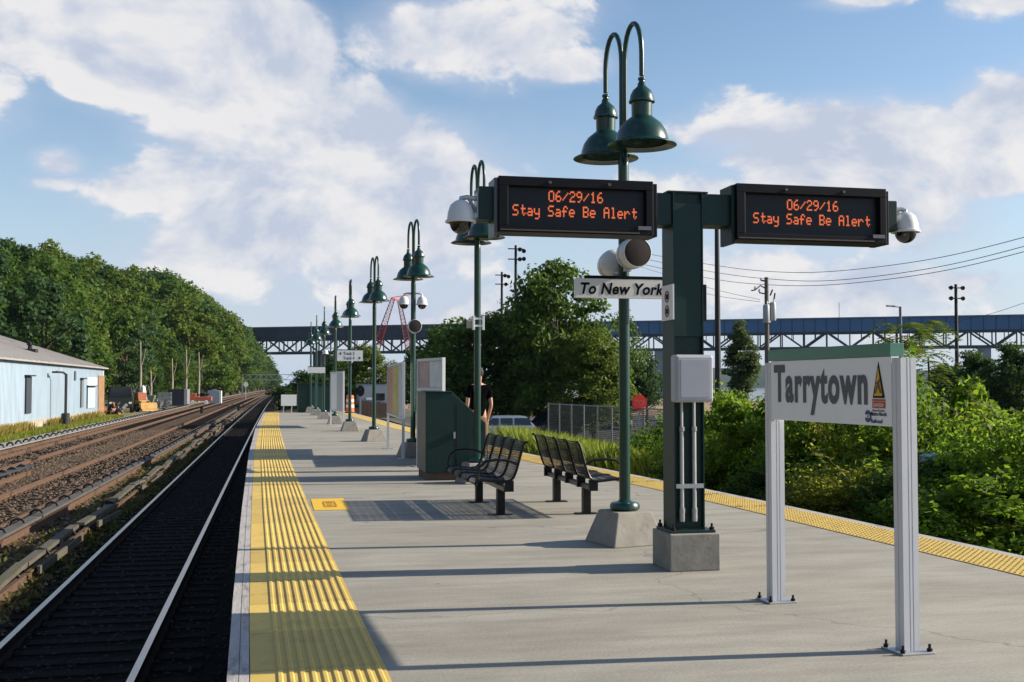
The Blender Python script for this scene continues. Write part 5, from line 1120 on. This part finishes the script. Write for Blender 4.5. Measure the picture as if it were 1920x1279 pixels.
# ------------------------------------------------------------------ bridge
BD0, BD1 = 735., 590.
def bp(px): return BD0+(BD1-BD0)*(px-400)/1600.
A = atd(250, 722, bp(250)); B = atd(2250, 722, bp(2250)); A.z = B.z = 0; bd = (B-A); BLn = bd.length; bang = math.atan2(bd.y, bd.x)
zt = HC+116/FP*663
br = thing('bridge', (A.x, A.y, 0), 'long blue girder and truss highway bridge crossing the whole view', 'bridge', rz=bang)
gtop, gbot, tbot = zt, zt-7.0, zt-16.0
def bx(px): # distance along the bridge for a photo column
    d = ray(px, 722); den = d.x*bd.y-d.y*bd.x; tt = (d.y*A.x-d.x*A.y)/den; return tt*BLn
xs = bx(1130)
MB().box(0, xs-.05, -.5, 18, gbot, gtop).build('girder', BLUED, br); MB().box(xs, BLn, -.5, 18, gbot, gtop).build('girder', BLUEB, br)  # left girder gets the darker blue to stand for its shaded side
MB().box(0, BLn, -1.4, 19, gtop+.01, gtop+.7).build('parapet', mat('parapet_grey', (.08, .11, .16), .7), br)
st_ = MB(); x = 0
while x < BLn: st_.box(x, x+.35, -.8, -.51, gbot, gtop); x += 6.2
o = st_.build('stiffeners', BLUED, br); o['kind'] = 'stuff'
tr = MB(); x = 0; pn = 12.4; k = 0
for yy_ in (0.3, 17):
    tr.bar((0, yy_, tbot), (BLn, yy_, tbot), 1.0, 1.3); tr.bar((0, yy_, gbot-.5), (BLn, yy_, gbot-.5), .8, .9)
    x = 0; k = 0
    while x < BLn-pn:
        tr.bar((x, yy_, tbot), (x, yy_, gbot), .7); tr.bar((x, yy_, tbot if k % 2 else gbot), (x+pn, yy_, gbot if k % 2 else tbot), .85, .9); tr.bar((x+pn/2, yy_, gbot), (x+pn/2, yy_, (tbot+gbot)/2), .45)
        x += pn; k += 1
tr.build('truss', STEELD, br)
for px in (592, 960, 1235, 1523, 1850):
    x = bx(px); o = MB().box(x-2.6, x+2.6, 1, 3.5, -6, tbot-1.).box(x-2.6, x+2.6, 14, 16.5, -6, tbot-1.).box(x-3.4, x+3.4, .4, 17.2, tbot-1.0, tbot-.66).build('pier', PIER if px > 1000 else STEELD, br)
for px in (655, 1575, 1255, 930): x = bx(px); MB().bar((x, 2, gtop+.7), (x, 2, gtop+9), .3).build('lamp_pole', GALV, br)
# ------------------------------------------------------------------ crane
D = 330.; q = atd(737, 560, D)
t = thing('crane', (q.x, q.y, 0), 'red lattice crane with two booms beyond the trees', 'crane')
def lattice(b, a, c, w0, w1, n):
    a, c = Vector(a), Vector(c); d = (c-a).normalized(); u = Vector((0, 1, 0)).cross(d).normalized(); v = d.cross(u); prev = None
    for k in range(n+1):
        p = a.lerp(c, k/n); w_ = w0+(w1-w0)*k/n; cur = [p+u*w_*sx+v*w_*sy for sx, sy in ((-1, -1), (1, -1), (1, 1), (-1, 1))]
        for i in range(4): b.bar(cur[i], cur[(i+1) % 4], .09)
        if prev:
            for i in range(4): b.bar(prev[i], cur[i], .16); b.bar(prev[i], cur[(i+1) % 4], .09)
        prev = cur
zq = q.z
e1 = atd(703, 660, D)-q; e2 = atd(771, 660, D)-q
b = MB(); lattice(b, (e1.x, e1.y, zq+e1.z), (0, 0, zq), 1.1, .5, 14); b.build('boom', CRANE, t)
b = MB(); lattice(b, (e2.x, e2.y+4, zq+e2.z), (2, 2, zq-.5), .9, .45, 14); b.build('boom', mat('crane_faded_red', (.38, .14, .14), .6), t)
MB().bar((-.4, 0, zq+.3), (6.5, 2, zq+1.6), .35, .25).bar((-.6, 0, zq), (2.4, 2, zq-.4), .5).build('jib_head', CRANE, t)
MB().box(e1.x-3, e1.x+4, e1.y-1, e1.y+6, -2.2, 1.2).build('crane_body', CRANE, t, bevel=.2)
b = MB(); lattice(b, (e1.x, e1.y, 1.), (e1.x, e1.y, zq+e1.z), 1.1, 1.1, 10); b.build('mast', CRANE, t)
# ------------------------------------------------------------------ masts, poles, wires
def mast(px, yt, Y, r, heads, lab, gz=-2.25, name='floodlight_mast', cat='light mast', grp='dark floodlight masts'):
    q = aty(px, yt, Y); t = thing(name, (q.x, q.y, gz), lab, cat, grp); h = q.z-gz
    MB().tube([(0, 0, 0), (0, 0, h)], [r*1.3, r*.8], 10).build('pole', BLACKM, t, True)
    if heads:
        MB().bar((-.75, 0, h-.35), (.75, 0, h-.35), .1).bar((-.75, 0, h-1.35), (.75, 0, h-1.35), .1).build('crossbar', BLACKM, t)
        for dx, dz in heads:
            o = MB().lathe([(.04, -.16), (.13, -.11), (.21, .12), (.21, .16), (0, .14)], n=12, M=Matrix.Rotation(R_(100), 4, 'X')).build('floodlight', BLACK, t, True); o.location = (dx, -.1, h+dz)
    return t
mast(967, 460, 105, .16, [(.35, -.4), (.75, -.55), (.35, -1.35), (.75, -1.3)], 'floodlight mast with lamps at its top, above the left end of the tallest tree')
mast(941, 510, 120, .16, [(.3, -.4), (.7, -.5), (.4, -1.35)], 'shorter floodlight mast left of the other one, by the lamp post pole')
mast(1792, 533, 95, .17, [(-.65, -.35), (.6, -.35), (-.65, -1.35), (.6, -1.35)], 'floodlight mast with four lamps in front of the bridge at right')
mast(1344, 400, 60, .155, [], 'tall plain dark pole rising behind the right display', name='plain_pole', cat='pole', grp=None)
q = aty(1688, 575, 75); t = thing('street_lamp', (q.x, 75, -2.25), 'grey street lamp with one flat arm in front of the bridge', 'street lamp'); h = q.z+2.25
MB().tube([(0, 0, 0), (0, 0, h)], .10, 10).build('pole', mat('lamp_grey_blue', (.10, .13, .15), .5), t, True); MB().tube([(0, 0, h-.05), (-.3, 0, h), (-.7, 0, h)], .05, 8).build('arm', GALV, t, True); MB().box(-1.1, -.45, -.15, .15, h-.02, h+.10).build('lamp_head', GREYBOX, t, bevel=.03)
q = aty(1437, 520, 80); t = thing('utility_pole', (q.x, 80, -2.25), 'wooden utility pole with a cluster of grey transformers', 'utility pole'); h = q.z+2.25; up = Vector((q.x, 80, q.z))
MB().tube([(0, 0, 0), (0, 0, h)], [.22, .15], 10).build('pole', WOODP, t, True)
for dx, dy, dz in ((.45, -.1, -2.6), (-.2, -.35, -2.8), (.25, .4, -2.7)):
    o = MB().lathe([(0, -.75), (.22, -.75), (.25, -.7), (.25, .55), (.2, .66), (0, .7)], (dx, dy, h+dz), 14).build('transformer', mat('transformer_grey', (.36, .37, .38), .5), t, True)
    MB().lathe([(.05, .7), (.07, .8), (.05, .85), (.07, .95), (0, .97)], (dx+.08, dy, h+dz), 8).build('bushing', GALV, o, True)
MB().tube([(0, 0, h-.9), (-.5, 0, h-.65), (-.95, 0, h-1.0), (-1.25, 0, h-1.05)], .05, 6).tube([(0, 0, h-.3), (-.45, 0, h-.25)], .06, 6).tube([(0, 0, h-1.3), (-.6, 0, h-1.2)], .05, 6).tube([(.3, 0, h-1.4), (.5, 0, h-.95)], .06, 6).tube([(.6, 0, h-1.8), (.7, 0, h-1.2)], .06, 6).build('fittings', BLACKM, t, True)
for s in ((-.45, -.25), (-.95, -.95), (-.6, -1.15)): MB().lathe([(.0, 0), (.07, 0), (.09, .08), (.05, .12), (.08, .2), (0, .24)], (s[0], 0, h+s[1]), 8).build('insulator', WHITEP, t, True)
def wire(lab, p, sag=None, r=.018):
    pts = [atd(px, py, d) for px, py, d in p]
    fine = []
    for i in range(len(pts)-1):
        for k in range(8):
            s = k/8; a0 = pts[max(i-1, 0)]; a1 = pts[i]; a2 = pts[i+1]; a3 = pts[min(i+2, len(pts)-1)]
            fine.append(.5*((2*a1)+(a2-a0)*s+(2*a0-5*a1+4*a2-a3)*s*s+(3*a1-a0-3*a2+a3)*s**3))
    fine.append(pts[-1]); o = thing('overhead_wire', fine[0], lab, 'wire', 'overhead power wires'); b = MB().tube([f_-fine[0] for f_ in fine], r, 5)
    b.build('cable', BLACKM, o, True)
wire('topmost sagging power wire right of the gantry', [(1180, 470, 110), (1330, 496, 96), (1440, 509, 88), (1560, 509, 80), (1740, 487, 72), (1920, 445, 63), (2100, 390, 56)], r=.022)
wire('second power wire, just under the topmost one', [(1180, 480, 110), (1330, 509, 96), (1440, 523, 88), (1560, 526, 80), (1740, 504, 72), (1920, 462, 63), (2100, 405, 56)], r=.022)
wire('lowest of the three long sagging wires', [(1180, 490, 110), (1330, 522, 96), (1440, 534, 88), (1560, 534, 80), (1740, 513, 72), (1920, 472, 63), (2100, 415, 56)], r=.022)
wire('short thin wire running from the column side to the utility pole', [(1200, 500, 110), (1330, 540, 92), (1425, 562, 80.5)], r=.016)
wire('lower short thin wire running to the utility pole', [(1200, 520, 110), (1330, 552, 92), (1425, 566, 80.5)], r=.016)
wire('lone wire rising past the right frame edge above the bridge', [(1780, 605, 110), (1855, 589, 100), (1920, 568, 90), (2000, 540, 80)], r=.02)
# chain link fence
LINK = holes_mat('chain_link', (.08, .085, .085), 12, .43)
fa, fb = aty(1028, 760, 58), aty(1275, 772, 42); d_ = fb-fa; Lf = math.hypot(d_.x, d_.y)
t = thing('chain_link_fence', (fa.x, fa.y, -2.25), 'grey chain link fence with thin posts beyond the tall grass', 'fence', rz=math.atan2(d_.y, d_.x)); H_ = 2.75
MB().box(0, Lf, -.004, .004, .05, H_-.04).build('mesh_panel', LINK, t); MB().tube([(0, 0, H_), (Lf, 0, H_)], .03, 8).build('top_rail', mat('fence_grey', (.22, .23, .235), .6, .2), t, True)
FG = mat('fence_grey', (.22, .23, .235), .6, .2)
x = 0
while x <= Lf+.1: MB().tube([(x, 0, 0), (x, 0, H_+.05)], .04, 8).build('post', FG, t, True); x += Lf/9
q0, q1 = aty(662, 750, 100), aty(726, 757, 100)
t = thing('board_fence', (q0.x, 100, -1.42), 'brown board fence in front of the silver box truck', 'fence')
b = MB(); x = 0; k = 0
while x < q1.x-q0.x+.6: b.box(x, x+.19, 0, .03, 0, 1.62+random.uniform(-.03, .03)-x*.1); x += .2
b.build('boards', BROWNF, t); MB().box(0, q1.x-q0.x+.6, .031, .09, .3, .42).box(0, q1.x-q0.x+.6, .031, .09, 1.0, 1.12).build('rail', BROWNF, t)
q = aty(676, 733, 94)
t = thing('track_signal', (q.x, 94, -1.42), 'black two lens track signal on a white post past the platform end', 'signal')
MB().bar((0, 0, 0), (0, 0, q.z+1.42-.4), .14).build('post', WHITE, t); MB().prism([(.32*math.cos(a), .46*math.sin(a)) for a in np.linspace(0, 2*math.pi, 17)[:-1]], -.08, .08).build('head', BLACKM, t).location = (0, -.05, q.z+1.42)
for dz in (-.2, .2): MB().lathe([(0, -.02), (.11, -.02), (.13, -.05), (.13, .0)], n=12, M=Matrix.Rotation(R_(90), 4, 'X')).build('lens', mat('dark_red_lens', (.06, .01, .01), .15), t).location = (0, -.16, q.z+1.42+dz)
q = aty(548, 725, 112)
t = thing('track_signal', (q.x, 112, -1.42), 'round black signal on a dark mast left of the platform enclosure', 'signal')
MB().bar((0, 0, 0), (0, 0, q.z+1.42), .16).build('post', BLACKM, t); MB().lathe([(0, -.1), (.42, -.1), (.42, .1), (0, .1)], n=18, M=Matrix.Rotation(R_(90), 4, 'X')).build('head', BLACKM, t).location = (0, -.1, q.z+1.42)
# signal gantry over the far tracks
t = thing('signal_bridge', (curve(330)-2, 330, -1.42), 'thin steel signal bridge spanning the tracks in the far distance', 'signal bridge'); b = MB(); zz = HC+1.42+19/FP*330
for s in (-1, 1): MB().bar((s*9, 0, 0), (s*9, 0, zz), .4).build('leg', GALV, t)
for z in (zz, zz-1.5): b.bar((-9, 0, z), (9, 0, z), .18)
for k in range(12): b.bar((-9+k*1.5, 0, zz if k % 2 else zz-1.5), (-7.5+k*1.5, 0, zz-1.5 if k % 2 else zz), .12)
b.build('truss', GALV, t)
# stop sign
q = aty(1199, 755, 46)
t = thing('stop_sign', (q.x, 46, -2.25), 'red octagonal stop sign between the nearest lamp post and the column', 'sign'); z = q.z+2.25
MB().bar((0, .04, 0), (0, .04, z+.3), .06).build('post', GALV, t)
MB().prism([(.36*math.cos(a), .36*math.sin(a)) for a in (np.arange(8)+.5)*math.pi/4], -.01, .0).build('octagon', RED, t).location = (0, 0, z)
o = MB().prism([(.345*math.cos(a), .345*math.sin(a)) for a in (np.arange(8)+.5)*math.pi/4], -.0115, -.0105).build('face', RED, t); o.location = (0, 0, z)
text('lettering', 'STOP', mat('stop_faded', (.66, .10, .08), .5), t, (-.24, -.014, z-.11), rot, w=.48, h=.22, bold=.02)
# river bank: pale far fence and dirt seen in the gaps are part of the ground

# ------------------------------------------------------------------ thin summer haze
hz_ = MB().box(-4300, 6400, -500, 6300, -10.5, 72).build('haze', bpy.data.materials.new('haze'))
hm2 = hz_.data.materials[0]; hm2.use_nodes = True; nt = hm2.node_tree; nt.nodes.remove(nt.nodes['Principled BSDF'])
pv = nt.nodes.new('ShaderNodeVolumePrincipled'); pv.inputs['Color'].default_value = (.5, .72, 1, 1); pv.inputs['Density'].default_value = .00004
nt.links.new(pv.outputs[0], nt.nodes['Material Output'].inputs['Volume']); tag(hz_, 'thin pale summer haze over the whole place', 'haze', kind='stuff')
